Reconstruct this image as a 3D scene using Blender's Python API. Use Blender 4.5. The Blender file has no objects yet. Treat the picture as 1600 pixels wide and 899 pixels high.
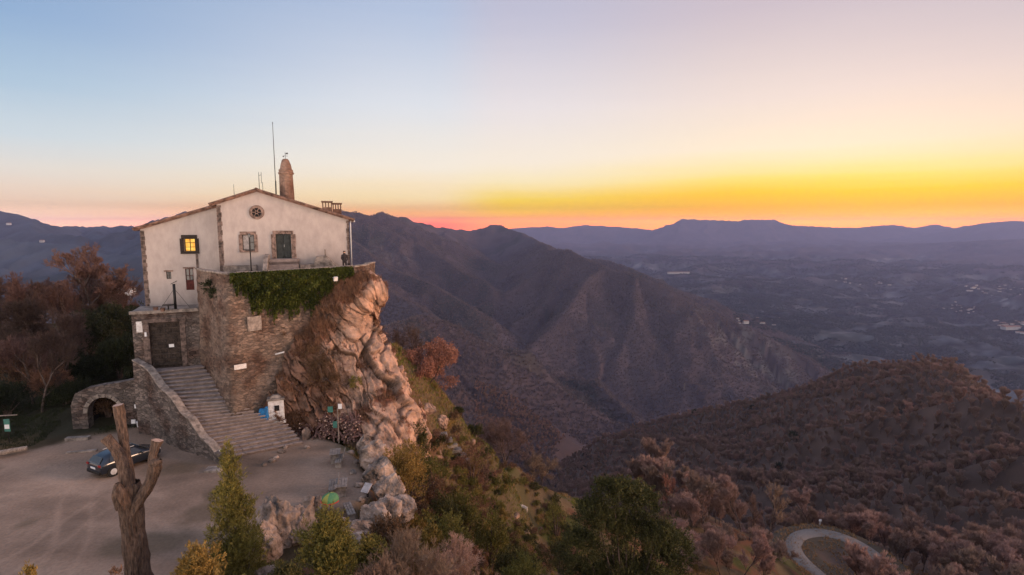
import bpy, bmesh, math, random
import numpy as np
from mathutils import Vector, Matrix
R = math.radians
rnd = random.Random(7)
sc = bpy.context.scene
C = sc.collection
# ------------------------------------------------------------------ camera
CAMZ, PITCH, FPX = 16.5, R(6.7), 850.0
cam_d = bpy.data.cameras.new('camera'); cam = bpy.data.objects.new('camera', cam_d); C.objects.link(cam)
cam.location = (0, 0, CAMZ); cam.rotation_euler = (R(90) - PITCH, 0, 0)
cam_d.sensor_width = 36; cam_d.lens = 36 * FPX / 1600
cam_d.clip_start = 0.2; cam_d.clip_end = 200000
sc.camera = cam
# ------------------------------------------------------------------ colour management
sc.view_settings.view_transform = 'Standard'; sc.view_settings.look = 'None'
sc.view_settings.exposure = 0.0; sc.view_settings.gamma = 1.0
sc.view_settings.use_curve_mapping = False
sc.cycles.use_denoising = True
sc.cycles.max_bounces = 5; sc.cycles.diffuse_bounces = 2; sc.cycles.glossy_bounces = 2
sc.cycles.volume_bounces = 0; sc.cycles.transparent_max_bounces = 8
# ------------------------------------------------------------------ world: dusk sky after sunset
def lin(c):
    return tuple((v / 255 / 12.92) if v / 255 <= .04045 else ((v / 255 + .055) / 1.055) ** 2.4 for v in c)
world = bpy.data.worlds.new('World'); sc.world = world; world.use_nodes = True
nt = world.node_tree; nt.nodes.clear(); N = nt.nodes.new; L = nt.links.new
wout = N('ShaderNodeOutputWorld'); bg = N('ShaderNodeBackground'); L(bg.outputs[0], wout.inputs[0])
tc = N('ShaderNodeTexCoord'); sep = N('ShaderNodeSeparateXYZ'); L(tc.outputs['Generated'], sep.inputs[0])
def wmath(op, a, b=None):
    m = N('ShaderNodeMath'); m.operation = op
    for i, v in enumerate((a, b)):
        if v is None: continue
        if isinstance(v, (int, float)): m.inputs[i].default_value = v
        else: L(v, m.inputs[i])
    return m.outputs[0]
azim = wmath('ARCTAN2', sep.outputs[0], sep.outputs[1])
elev = wmath('MULTIPLY', sep.outputs[2], 1.0)
wn = N('ShaderNodeTexNoise'); wmp = N('ShaderNodeMapping'); wmp.inputs['Scale'].default_value = (2.2, 2.2, 38)
L(tc.outputs['Generated'], wmp.inputs[0]); L(wmp.outputs[0], wn.inputs[0]); wn.inputs['Scale'].default_value = 1.6
wn.inputs['Detail'].default_value = 3
elev = wmath('ADD', elev, wmath('MULTIPLY', wmath('SUBTRACT', wn.outputs[0], .5), .016))
def ramp(stops):
    r = N('ShaderNodeValToRGB'); cr = r.color_ramp
    while len(cr.elements) < len(stops): cr.elements.new(.5)
    for e, (p, c) in zip(cr.elements, stops):
        e.position = p; e.color = (*lin(c), 1)
    L(elev, r.inputs[0]); return r.outputs[0]
SKY_COLS = [
 (-0.80, [(0,(250,188,140)),(.012,(250,200,160)),(.035,(246,214,186)),(.075,(230,223,214)),(.12,(205,217,225)),(.19,(172,197,219)),(.27,(142,173,210)),(.5,(124,152,190)),(1,(130,145,175))]),
 (-0.15, [(0,(240,84,10)),(.006,(246,112,30)),(.015,(253,168,78)),(.045,(254,226,172)),(.10,(247,236,220)),(.20,(222,225,232)),(.34,(180,194,220)),(.6,(146,163,196)),(1,(130,145,175))]),
 (0.0, [(0,(255,128,0)),(.010,(255,158,0)),(.022,(255,190,0)),(.042,(254,216,60)),(.075,(252,234,190)),(.11,(248,235,218)),(.20,(232,224,226)),(.34,(192,191,211)),(.6,(156,163,192)),(1,(130,145,175))]),
 (0.42, [(0,(255,150,0)),(.012,(255,166,0)),(.034,(255,190,0)),(.052,(255,204,0)),(.074,(253,224,110)),(.092,(252,231,170)),(.12,(251,234,208)),(.20,(238,221,213)),(.33,(204,190,200)),(.6,(160,160,185)),(1,(130,145,175))]),
 (1.10, [(0,(255,150,0)),(.014,(255,164,0)),(.036,(253,188,0)),(.056,(252,204,20)),(.085,(250,222,155)),(.14,(240,214,196)),(.22,(212,194,197)),(.33,(178,171,190)),(.6,(150,152,180)),(1,(130,145,175))]),
 (2.4, [(0,(205,185,170)),(.05,(225,200,180)),(.12,(238,214,190)),(.25,(222,210,195)),(.6,(178,175,185)),(1,(130,145,175))]),
]
cur = ramp(SKY_COLS[0][1])
for (a0, _), (a1, st) in zip(SKY_COLS[:-1], SKY_COLS[1:]):
    mr = N('ShaderNodeMapRange'); mr.interpolation_type = 'SMOOTHSTEP'
    L(azim, mr.inputs[0]); mr.inputs[1].default_value = a0; mr.inputs[2].default_value = a1
    mx = N('ShaderNodeMix'); mx.data_type = 'RGBA'; L(mr.outputs[0], mx.inputs[0]); L(cur, mx.inputs[6]); L(ramp(st), mx.inputs[7])
    cur = mx.outputs[2]
mr = N('ShaderNodeMapRange'); mr.interpolation_type = 'SMOOTHSTEP'   # behind the left shoulder: back to the anti-twilight colours
L(azim, mr.inputs[0]); mr.inputs[1].default_value = -1.1; mr.inputs[2].default_value = -2.4
mx = N('ShaderNodeMix'); mx.data_type = 'RGBA'; L(mr.outputs[0], mx.inputs[0]); L(cur, mx.inputs[6]); L(ramp(SKY_COLS[-1][1]), mx.inputs[7]); cur = mx.outputs[2]
SUN_AZ, SUN_EL = R(92), R(13)      # azimuth clockwise from +Y
sky = N('ShaderNodeTexSky'); sky.sky_type = 'NISHITA'; sky.sun_disc = False
sky.sun_elevation = R(1.0); sky.sun_rotation = R(35)
ad = N('ShaderNodeMix'); ad.data_type = 'RGBA'; ad.blend_type = 'ADD'; ad.inputs[0].default_value = .02
L(cur, ad.inputs[6]); L(sky.outputs[0], ad.inputs[7])
def wrange(v, a, b, c, d):
    m = N('ShaderNodeMapRange'); m.interpolation_type = 'SMOOTHSTEP'; L(v, m.inputs[0])
    for i, q in enumerate((a, b, c, d)): m.inputs[i + 1].default_value = q
    return m.outputs[0]
# fill light added to the unseen sky overhead and behind the viewer; the last degree above the horizon glows
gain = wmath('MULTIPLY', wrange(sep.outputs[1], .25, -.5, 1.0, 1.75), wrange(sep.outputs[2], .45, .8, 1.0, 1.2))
gain = wmath('MULTIPLY', gain, wrange(sep.outputs[2], .0, .030, 2.0, 1.0))
gain = wmath('MULTIPLY', gain, wrange(sep.outputs[2], .0, .014, 1.7, 1.0))
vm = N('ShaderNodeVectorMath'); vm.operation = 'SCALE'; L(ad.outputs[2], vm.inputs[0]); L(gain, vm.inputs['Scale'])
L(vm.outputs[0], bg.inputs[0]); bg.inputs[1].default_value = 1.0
# ------------------------------------------------------------------ the low glow as a soft sun
sd = bpy.data.lights.new('sun', 'SUN'); so = bpy.data.objects.new('sun', sd); C.objects.link(so)
sd.energy = 2.3; sd.angle = R(14); sd.color = (1.0, .60, .38)
so.rotation_euler = Vector((math.sin(SUN_AZ) * math.cos(SUN_EL), math.cos(SUN_AZ) * math.cos(SUN_EL), math.sin(SUN_EL))).to_track_quat('Z', 'Y').to_euler()
so.location = (60, -10, 60)

# ------------------------------------------------------------------ pixel helpers: a photograph pixel and a distance give a real point
cP, sP = math.cos(PITCH), math.sin(PITCH)
def ray(px, py):
    u = (px - 800) / FPX; v = (449.5 - py) / FPX
    return u, cP + v * sP, -sP + v * cP
def at(px, py, Y):
    u, dy, dz = ray(px, py); k = Y / dy
    return Vector((u * k, Y, CAMZ + dz * k))
def onz(px, py, z=0.0):
    u, dy, dz = ray(px, py); k = (z - CAMZ) / dz
    return Vector((u * k, dy * k, z))
# ------------------------------------------------------------------ numpy noise
def _h(ix, iy, iz, seed):
    with np.errstate(over='ignore'):
        h = (ix.astype(np.uint32) * np.uint32(374761393) + iy.astype(np.uint32) * np.uint32(668265263)
             + iz.astype(np.uint32) * np.uint32(2147483647) + np.uint32(seed * 144665 + 1013))
        h = (h ^ (h >> np.uint32(13))) * np.uint32(1274126177)
        h = (h ^ (h >> np.uint32(16))) * np.uint32(2246822519)
        h = h ^ (h >> np.uint32(15))
    return h.astype(np.float64) / 4294967295.0
def vn(x, y, z=None, seed=0):
    x = np.asarray(x, float); y = np.asarray(y, float)
    z = np.zeros_like(x) if z is None else np.asarray(z, float)
    fx, fy, fz = np.floor(x), np.floor(y), np.floor(z)
    ix, iy, iz = fx.astype(np.int64), fy.astype(np.int64), fz.astype(np.int64)
    tx, ty, tz = x - fx, y - fy, z - fz
    tx, ty, tz = [t * t * t * (t * (t * 6 - 15) + 10) for t in (tx, ty, tz)]
    r = 0
    for a in (0, 1):
        for b in (0, 1):
            for c in (0, 1):
                r = r + _h(ix + a, iy + b, iz + c, seed) * (tx if a else 1 - tx) * (ty if b else 1 - ty) * (tz if c else 1 - tz)
    return r * 2 - 1
def fbm(x, y, z=None, o=4, seed=0, lac=2.03, g=.5):
    s = 0; a = 1; t = 0
    for i in range(o):
        f = lac ** i
        s = s + a * vn(x * f + 17 * i, y * f - 9 * i, None if z is None else z * f + 5 * i, seed + i); t += a; a *= g
    return s / t
def ridged(x, y, z=None, o=4, seed=0, lac=2.1, g=.5):
    s = 0; a = 1; t = 0
    for i in range(o):
        f = lac ** i
        s = s + a * (1 - np.abs(vn(x * f + 11 * i, y * f + 3 * i, None if z is None else z * f, seed + i)) * 2); t += a; a *= g
    return s / t
def sstep(a, b, x):
    t = np.clip((x - a) / (b - a), 0, 1); return t * t * (3 - 2 * t)
# ------------------------------------------------------------------ object helpers
def link(o, parent=None):
    C.objects.link(o)
    if parent is not None: o.parent = parent
    return o
def tag(o, label=None, cat=None, group=None, kind=None):
    if label: o['label'] = label
    if cat: o['category'] = cat
    if group: o['group'] = group
    if kind: o['kind'] = kind
    return o
def empty(name, loc=(0, 0, 0), rz=0.0, label=None, cat=None, group=None):
    o = bpy.data.objects.new(name, None); o.empty_display_size = .3; link(o); o.location = loc; o.rotation_euler = (0, 0, rz)
    return tag(o, label, cat, group)
def mesh_np(name, V, F, mats, parent=None, smooth=False, mi=None, colors=None):
    V = np.asarray(V, np.float32); F = np.asarray(F, np.int32)
    me = bpy.data.meshes.new(name)
    me.vertices.add(len(V)); me.vertices.foreach_set('co', V.ravel())
    n = F.shape[1]
    me.loops.add(F.size); me.loops.foreach_set('vertex_index', F.ravel())
    me.polygons.add(len(F)); me.polygons.foreach_set('loop_start', np.arange(0, F.size, n, dtype=np.int32))
    me.polygons.foreach_set('loop_total', np.full(len(F), n, np.int32))
    if smooth: me.polygons.foreach_set('use_smooth', np.ones(len(F), bool))
    for m in (mats if isinstance(mats, (list, tuple)) else [mats]): me.materials.append(m)
    if mi is not None: me.polygons.foreach_set('material_index', np.asarray(mi, np.int32))
    if colors is not None:
        a = me.color_attributes.new('Col', 'FLOAT_COLOR', 'POINT')
        c = np.ones((len(V), 4), np.float32); c[:, :3] = colors; a.data.foreach_set('color', c.ravel())
    me.update(calc_edges=True)
    o = bpy.data.objects.new(name, me); return link(o, parent)
class MB:
    """collects boxes, prisms, tubes into one mesh"""
    def __init__(s): s.v = []; s.f = []; s.m = []
    def add(s, vs, fs, m=0):
        b = len(s.v); s.v += [tuple(v) for v in vs]; s.f += [tuple(b + i for i in f) for f in fs]; s.m += [m] * len(fs); return s
    def box(s, c, size, rz=0, m=0, top=1.0, tilt=None):
        hx, hy, hz = size[0] / 2, size[1] / 2, size[2] / 2
        M = Matrix.Translation(c) @ Matrix.Rotation(rz, 4, 'Z')
        if tilt: M = M @ Matrix.Rotation(tilt[0], 4, 'X') @ Matrix.Rotation(tilt[1], 4, 'Y')
        vs = [M @ Vector((x * hx * (top if z > 0 else 1), y * hy * (top if z > 0 else 1), z * hz)) for z in (-1, 1) for x, y in ((-1, -1), (1, -1), (1, 1), (-1, 1))]
        return s.add(vs, [(3, 2, 1, 0), (4, 5, 6, 7), (0, 1, 5, 4), (1, 2, 6, 5), (2, 3, 7, 6), (3, 0, 4, 7)], m)
    def tube(s, pts, rad, n=8, m=0, cap=True, jit=0):
        pts = [Vector(p) for p in pts]
        if isinstance(rad, (int, float)): rad = [rad] * len(pts)
        vs = []; fs = []; up = Vector((0, 0, 1)); pu = None
        for i, p in enumerate(pts):
            d = (pts[min(i + 1, len(pts) - 1)] - pts[max(i - 1, 0)]).normalized()
            a = (pu if pu is not None else (Vector((1, 0, 0)) if abs(d.z) > .9 else up)); a = (a - d * a.dot(d)).normalized(); pu = a; b = d.cross(a)
            for k in range(n):
                t = 2 * math.pi * k / n; r = rad[i] * (1 + (rnd.uniform(-jit, jit) if jit else 0))
                vs.append(p + a * math.cos(t) * r + b * math.sin(t) * r)
        for i in range(len(pts) - 1):
            for k in range(n):
                fs.append((i * n + k, i * n + (k + 1) % n, (i + 1) * n + (k + 1) % n, (i + 1) * n + k))
        if cap: fs.append(tuple(range(n))[::-1]); fs.append(tuple((len(pts) - 1) * n + k for k in range(n)))
        return s.add(vs, fs, m)
    def prism(s, poly, off, m=0):
        """poly: list of 3D points, extruded by vector off"""
        n = len(poly); off = Vector(off); vs = [Vector(p) for p in poly] + [Vector(p) + off for p in poly]
        return s.add(vs, [tuple(range(n))[::-1], tuple(range(n, 2 * n))] + [(i, (i + 1) % n, n + (i + 1) % n, n + i) for i in range(n)], m)
    def build(s, name, mats, parent=None, smooth=False, bevel=0):
        me = bpy.data.meshes.new(name); me.from_pydata(s.v, [], s.f)
        for mt in (mats if isinstance(mats, (list, tuple)) else [mats]): me.materials.append(mt)
        me.polygons.foreach_set('material_index', s.m)
        bm = bmesh.new(); bm.from_mesh(me); bmesh.ops.recalc_face_normals(bm, faces=bm.faces); bm.to_mesh(me); bm.free()
        if smooth: me.polygons.foreach_set('use_smooth', [True] * len(me.polygons))
        me.update(); o = bpy.data.objects.new(name, me); link(o, parent)
        if bevel:
            b = o.modifiers.new('bevel', 'BEVEL'); b.width = bevel; b.segments = 2; b.limit_method = 'ANGLE'
        return o
# ------------------------------------------------------------------ materials
def mat(name, col, rough=.85, var=0.25, scale=3.0, bump=0.3, bscale=None, col2=None, spec=.3, attr=None, metal=0, detail=6, coord='Object', stretch=None, bdist=.05, lo=.35, hi=.65):
    m = bpy.data.materials.new(name); m.use_nodes = True; t = m.node_tree; b = t.nodes['Principled BSDF']; n_, l_ = t.nodes.new, t.links.new
    b.inputs['Roughness'].default_value = rough; b.inputs['Metallic'].default_value = metal; b.inputs['Specular IOR Level'].default_value = spec
    co = n_('ShaderNodeTexCoord'); mp = n_('ShaderNodeMapping'); l_(co.outputs[coord], mp.inputs[0])
    if stretch: mp.inputs['Scale'].default_value = stretch
    nz = n_('ShaderNodeTexNoise'); nz.inputs['Scale'].default_value = scale; nz.inputs['Detail'].default_value = detail; nz.inputs['Roughness'].default_value = .62
    l_(mp.outputs[0], nz.inputs[0])
    rp = n_('ShaderNodeMapRange'); l_(nz.outputs[0], rp.inputs[0]); rp.inputs[1].default_value = lo; rp.inputs[2].default_value = hi
    mx = n_('ShaderNodeMix'); mx.data_type = 'RGBA'; l_(rp.outputs[0], mx.inputs[0])
    c2 = col2 or tuple(max(0, c * (1 - 2 * var)) for c in col)
    mx.inputs[6].default_value = (*c2, 1); mx.inputs[7].default_value = (*(tuple(min(1, c * (1 + var * .6)) for c in col) if not col2 else col), 1)
    outc = mx.outputs[2]
    if attr:
        at_ = n_('ShaderNodeAttribute'); at_.attribute_name = attr; m2 = n_('ShaderNodeMix'); m2.data_type = 'RGBA'; m2.blend_type = 'MULTIPLY'; m2.inputs[0].default_value = 1
        l_(outc, m2.inputs[6]); l_(at_.outputs['Color'], m2.inputs[7]); outc = m2.outputs[2]
    l_(outc, b.inputs['Base Color'])
    if bump:
        n2 = n_('ShaderNodeTexNoise'); n2.inputs['Scale'].default_value = bscale or scale * 4; n2.inputs['Detail'].default_value = 5; l_(mp.outputs[0], n2.inputs[0])
        bp = n_('ShaderNodeBump'); bp.inputs['Strength'].default_value = bump; bp.inputs['Distance'].default_value = bdist; l_(n2.outputs[0], bp.inputs['Height']); l_(bp.outputs[0], b.inputs['Normal'])
    return m
# ================================================================== TERRAIN
def P3(l): return [tuple(at(*p)) for p in l]
RID = []   # (points, slope)
def rid(pts, slope): RID.append((P3(pts), slope))
# far skyline
rid([(790,358,17000),(857,353,17000),(880,356,17000),(917,351,17500),(960,354,17500),(1000,357,17000),(1027,361,17000)], .28)
rid([(1015,366,16500),(1040,356,16200),(1067,342,16000),(1099,343,16000),(1150,345,16200),(1161,343,16200),(1212,343,16500),(1222,351,16500),(1300,355,17500)], .42)
rid([(1300,355,17500),(1341,356,18000),(1375,352,18500),(1401,351,18500),(1435,357,18500),(1500,357,17000),(1532,349,15500),(1581,345,14500),(1640,346,14000),(1800,350,13000)], .28)
rid([(1425,357,18900),(1461,350,19000),(1495,357,18900)], .3)
rid([(1600,372,9500),(1450,380,10500),(1300,388,11500),(1150,384,12500)], .12)
rid([(1700,398,7500),(1560,400,8000),(1400,412,8200),(1250,428,7800)], .11)
rid([(1000,398,9000),(1120,402,8500),(1230,412,8000)], .12)
rid([(1700,470,4300),(1500,462,4900),(1380,440,5600)], .10)
rid([(1080,430,5600),(1200,446,5000),(1330,470,4400),(1420,500,3800)], .12)
rid([(1150,490,3300),(1300,520,3000),(1420,545,2800)], .14)
# central skyline and its spurs
rid([(380,338,2300),(460,330,2500),(545,327,2700),(575,334,2900),(603,333,3000),(627,337,3200),(640,344,3300),(660,347,3500),(677,354,3700),(707,357,3900),(727,360,4000),(757,358,4100),(770,349,4100),(779,350,4100),(787,353,4050),(807,359,3900),(833,372,3500),(858,387,2800)], .5)
rid([(858,390,2700),(873,388,2550),(893,391,2450),(913,403,2300),(950,418,2150),(1000,428,2050),(1045,450,1950),(1112,487,1880),(1187,525,1800),(1262,562,1750),(1310,592,1720)], .56)
rid([(930,404,3000),(945,405,2950),(993,420,2800),(1040,440,2700),(1100,470,2600)], .45)
rid([(590,338,2900),(603,357,2750),(643,380,2600),(687,403,2400),(717,423,2280),(747,436,2180),(767,450,2100)], .55)
rid([(545,375,2250),(560,390,2150),(603,417,2020),(640,432,1930),(670,443,1860),(693,457,1800),(733,480,1720)], .55)
rid([(540,410,1750),(577,433,1650),(627,467,1550),(653,480,1500),(680,499,1450)], .58)
rid([(690,360,3700),(720,385,3300),(745,400,3000),(775,412,2800)], .5)
rid([(873,390,2550),(840,423,2300),(793,453,2120),(747,477,1980),(712,497,1880)], .55)
rid([(893,395,2420),(880,417,2250),(853,468,2000),(803,500,1850),(760,526,1740),(725,536,1690)], .6)
rid([(950,418,2150),(915,437,2000),(880,485,1820),(827,537,1620),(790,560,1540),(750,590,1460)], .6)
rid([(1000,428,2050),(985,500,1780),(955,560,1620),(925,610,1520),(900,650,1440)], .6)
rid([(1080,470,1910),(1070,540,1700),(1045,600,1560),(1010,650,1460)], .6)
rid([(1187,525,1800),(1165,580,1640),(1140,625,1540)], .6)
rid([(480,560,620),(540,540,760),(593,517,880),(627,503,960),(657,495,1020),(683,500,1040),(703,516,1030),(735,560,1000),(780,610,980),(830,660,960)], .55)
rid([(657,495,1020),(690,560,900),(730,620,820),(790,680,760)], .5)
# left mountains
rid([(-300,325,3600),(-100,325,3900),(0,329,4200),(23,333,4300),(47,340,4400),(62,348,4500),(78,354,4700),(93,354,4800),(118,352,5000),(132,354,5000),(159,352,5000),(182,355,4800),(201,352,4600),(218,354,4200),(250,345,3600),(265,336,3400),(283,331,3300),(310,333,3300),(380,338,2600)], .42)
rid([(-200,350,2400),(0,372,2300),(47,377,2300),(65,380,2300),(125,382,2300),(180,395,2200),(240,400,2000),(300,390,2100),(380,345,2300)], .4)
rid([(-100,420,1300),(0,436,1300),(80,430,1250),(160,415,1200),(240,430,1150)], .42)
rid([(23,333,4300),(60,362,3400),(120,370,3000)], .4)
rid([(159,352,5000),(150,365,3800),(200,375,3000)], .4)
SEG = []
for pts, sl in RID:
    for a, b in zip(pts[:-1], pts[1:]): SEG.append((a, b, sl))
def h_far(X, Y):
    r = np.hypot(X, Y)
    wx = X + fbm(X / 420, Y / 420, o=3, seed=3) * 45 * sstep(800, 2500, r); wy = Y + fbm(X / 420, Y / 420, o=3, seed=8) * 45 * sstep(800, 2500, r)
    H = np.full(X.shape, -1e9); D = np.full(X.shape, 1e9)
    for a, b, sl in SEG:
        ax, ay, az = a; bx, by, bz = b; dx, dy = bx - ax, by - ay; L2 = dx * dx + dy * dy
        t = np.clip(((wx - ax) * dx + (wy - ay) * dy) / L2, 0, 1)
        d = np.hypot(wx - ax - t * dx, wy - ay - t * dy)
        h = az + (bz - az) * t - sl * d
        up = h > H; H = np.where(up, h, H); D = np.where(up, d, D)
    am = np.minimum(D * .34, 85) * sstep(300, 1200, r)
    H = H + am * (ridged(X / 400 + fbm(X / 500, Y / 500, o=2, seed=22) * .6, Y / 400, o=5, seed=21, g=.52) - .52)
    H = H + np.minimum(D * .1 + 4, 12) * fbm(X / 60, Y / 60, o=3, seed=31) * sstep(500, 1200, r) * (r < 6000)
    rough = sstep(2000, 9000, r)
    base = -610 + 60 * sstep(5000, 15000, r) + (ridged(X / 1500, Y / 900, o=4, seed=41) - .2) * (95 + 70 * rough) + ridged(X / 520, Y / 380, o=4, seed=43) * 48 + fbm(X / 200, Y / 150, o=3, seed=44) * 12
    k = 26.0; H = np.where(H > base + 80, H, np.where(base > H + 80, base, k * np.log(np.exp(np.clip((H - base) / k, -20, 20)) + 1) + base))
    H = H + sstep(2300, 2900, r) * (1 - sstep(5500, 7000, r)) * sstep(-260, -90, H) * (ridged(X / 95, Y / 240, o=3, seed=46) - .45) * 15
    return H
# near hill and wooded right hill: thin-plate surface over (azimuth, log distance), value = drop / distance
ctl = []
def cz(p, dz=0): v = at(*p); ctl.append((v.x, v.y, v.z + dz))
def c0(px, py, z=0): v = onz(px, py, z); ctl.append((v.x, v.y, z))
def cx(x, y, z): ctl.append((x, y, z))
for p in ((-150,700),(-150,899),(0,712),(0,800),(0,899),(100,715),(100,800),(100,899),(200,700),(200,780),(200,899),(300,720),(320,800),(450,700),(500,760),(530,705),(420,760),(150,680)): c0(*p)
cx(-40, 44, .4); cx(-50, 60, 1); cx(-34, 55, 0); cx(-22, 46, 1.5); cx(-16, 44, 1.5); cx(-25, 65, -5); cx(-50, 85, -3); cx(-70, 60, 2); cx(-55, 110, -18); cx(-30, 95, -30); cx(-100, 110, -10); cx(-80, 200, -90); cx(-200, 200, -80)
cx(-150, 400, -230); cx(-300, 350, -180); cx(-8, 90, -50); cx(0, 130, -95)
for p in ((400,899,22),(520,899,22),(300,899,21.6),(620,899,24),(700,899,27)): cz(p, -.6)
cx(-12, 14, .6); cx(0, 12, 0); cx(-5, 20, 0); cx(3, 20, -2); cx(10, 22, -5); cx(-30, 12, 0); cx(15, 12, -5); cx(40, 20, -22); cx(30, 40, -24)
for p in ((560,700,41),(600,690,42.5),(640,600,47),(655,650,46),(700,645,52),(727,668,55),(760,690,60),(800,722,66),(845,755,72),(885,785,80),
          (600,740,38),(700,760,46),(660,700,44),(745,740,54),(800,820,56),(830,800,64),(700,850,36),(600,850,30),(620,800,33),(850,880,49),(780,880,42),(900,850,62),(920,800,82),(960,820,84)): cz(p)
for p in ((980,880,60),(1060,860,76),(1120,812,98),(1180,840,98),(1215,860,96),(1240,899,90),(1060,800,110),(1000,780,120)): cz(p, -1.0)
for x, y, z in [tuple(at(*p)) for p in ((640,600,47),(700,645,52),(760,690,60),(845,755,72),(885,785,80),(940,800,88))]: cx(x + 5, y + 14, z - 13); cx(x + 12, y + 34, z - 38)
ZR = -62.0
for p in ((1385,899),(1360,865),(1325,840),(1285,826),(1240,832),(1240,862),(1270,890),(1300,870)): c0(*p, ZR)
for p in ((1600,612,300),(1566,600,340),(1527,581,400),(1496,564,450),(1461,556,480),(1430,560,500),(1391,569,520),(1348,561,560),(1294,581,600),(1247,604,640),(1178,630,680),(1100,649,700),(1020,668,690),(950,690,650),(890,720,600)):
    cz(p, -7); v = at(*p); cx(v.x * 1.14 + 20, v.y * 1.16, v.z - 50); cx(v.x * 1.32 + 30, v.y * 1.36, v.z - 150)
for p in ((1500,620,345),(1400,622,400),(1300,640,450),(1200,662,500),(1100,682,520),(1000,705,520),(1550,660,262),(1450,680,275),(1350,692,295),(1250,702,330),(1150,716,370),(1050,722,410),(950,745,440),(880,762,450),
          (1600,720,180),(1500,740,192),(1400,750,200),(1300,762,205),(1200,772,212),(1100,775,225),(1000,775,245),(1600,800,138),(1500,820,136),(1420,815,142),(1350,790,152),(1600,880,106),(1500,890,108),(1430,870,120),(1290,795,150),(1200,810,140)): cz(p, -5)
v = at(880, 757, 460); cx(v.x - 60, v.y - 20, v.z - 60); cx(v.x - 150, v.y - 60, v.z - 140); cx(20, 230, -160)
cx(700, 300, -160); cx(300, 120, -70); cx(160, 60, -55); cx(600, 600, -330); cx(900, 900, -520)
ctl = np.array(ctl)
ctl = ctl[np.hypot(ctl[:, 0], ctl[:, 1]) > 5]
def _uv(X, Y): return np.stack([np.arctan2(X, Y), np.log(np.hypot(X, Y)) * .75], -1)
cu = _uv(ctl[:, 0], ctl[:, 1]); cq = (ctl[:, 2] - CAMZ) / np.hypot(ctl[:, 0], ctl[:, 1])
def _K(r2): return np.where(r2 > 0, .5 * r2 * np.log(r2 + 1e-12), 0)
nC = len(cu); A_ = np.zeros((nC + 3, nC + 3))
A_[:nC, :nC] = _K(((cu[:, None] - cu[None]) ** 2).sum(-1)) + np.eye(nC) * 2e-4
A_[:nC, nC] = 1; A_[:nC, nC + 1:] = cu; A_[nC, :nC] = 1; A_[nC + 1:, :nC] = cu.T
wt = np.linalg.solve(A_, np.concatenate([cq, [0, 0, 0]]))
def h_tps(X, Y):
    out = np.empty(X.shape); u = _uv(X.ravel(), Y.ravel()); res = np.empty(len(u))
    for i in range(0, len(u), 20000):
        w = u[i:i + 20000]; r2 = ((w[:, None] - cu[None]) ** 2).sum(-1)
        res[i:i + 20000] = _K(r2) @ wt[:nC] + wt[nC] + w @ wt[nC + 1:]
    return (res.reshape(X.shape)) * np.hypot(X, Y) + CAMZ
def in_poly(X, Y, poly):
    """signed distance-ish: positive inside"""
    ins = np.zeros(X.shape, bool); d = np.full(X.shape, 1e9); n = len(poly)
    for i in range(n):
        ax, ay = poly[i]; bx, by = poly[(i + 1) % n]
        c_ = ((ay > Y) != (by > Y)) & (X < (bx - ax) * (Y - ay) / ((by - ay) or 1e-9) + ax); ins ^= c_
        dx, dy = bx - ax, by - ay; t = np.clip(((X - ax) * dx + (Y - ay) * dy) / (dx * dx + dy * dy), 0, 1)
        d = np.minimum(d, np.hypot(X - ax - t * dx, Y - ay - t * dy))
    return np.where(ins, d, -d)
PLAZA = [tuple(onz(*p).xy) for p in ((-300,716),(0,714),(60,704),(110,690),(150,682),(220,668),(300,650),(400,655),(480,682),(540,698),(566,740),(572,775),(540,800),(490,790),(430,812),(395,870),(380,960),(-300,960))]
ROAD_PX = [(1412,935),(1398,905),(1378,878),(1350,856),(1318,840),(1283,832),(1252,836),(1240,848),(1243,862),(1256,878),(1276,896),(1300,915),(1330,935)]
def crv(pts, n=8):
    pts = [np.array(p, float) for p in pts]; out = []
    for i in range(len(pts) - 1):
        p0, p1, p2, p3 = pts[max(i - 1, 0)], pts[i], pts[i + 1], pts[min(i + 2, len(pts) - 1)]
        for k in range(n):
            t = k / n; out.append(.5 * ((2 * p1) + (-p0 + p2) * t + (2 * p0 - 5 * p1 + 4 * p2 - p3) * t * t + (-p0 + 3 * p1 - 3 * p2 + p3) * t ** 3))
    out.append(pts[-1]); return out
ROAD = np.array([tuple(onz(p[0], p[1], ZR).xy) for p in crv(ROAD_PX, 5)])
def pl_dist(X, Y, pl):
    d = np.full(X.shape, 1e9)
    for a, b in zip(pl[:-1], pl[1:]):
        dx, dy = b[0] - a[0], b[1] - a[1]; t = np.clip(((X - a[0]) * dx + (Y - a[1]) * dy) / (dx * dx + dy * dy), 0, 1)
        d = np.minimum(d, np.hypot(X - a[0] - t * dx, Y - a[1] - t * dy))
    return d
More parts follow.
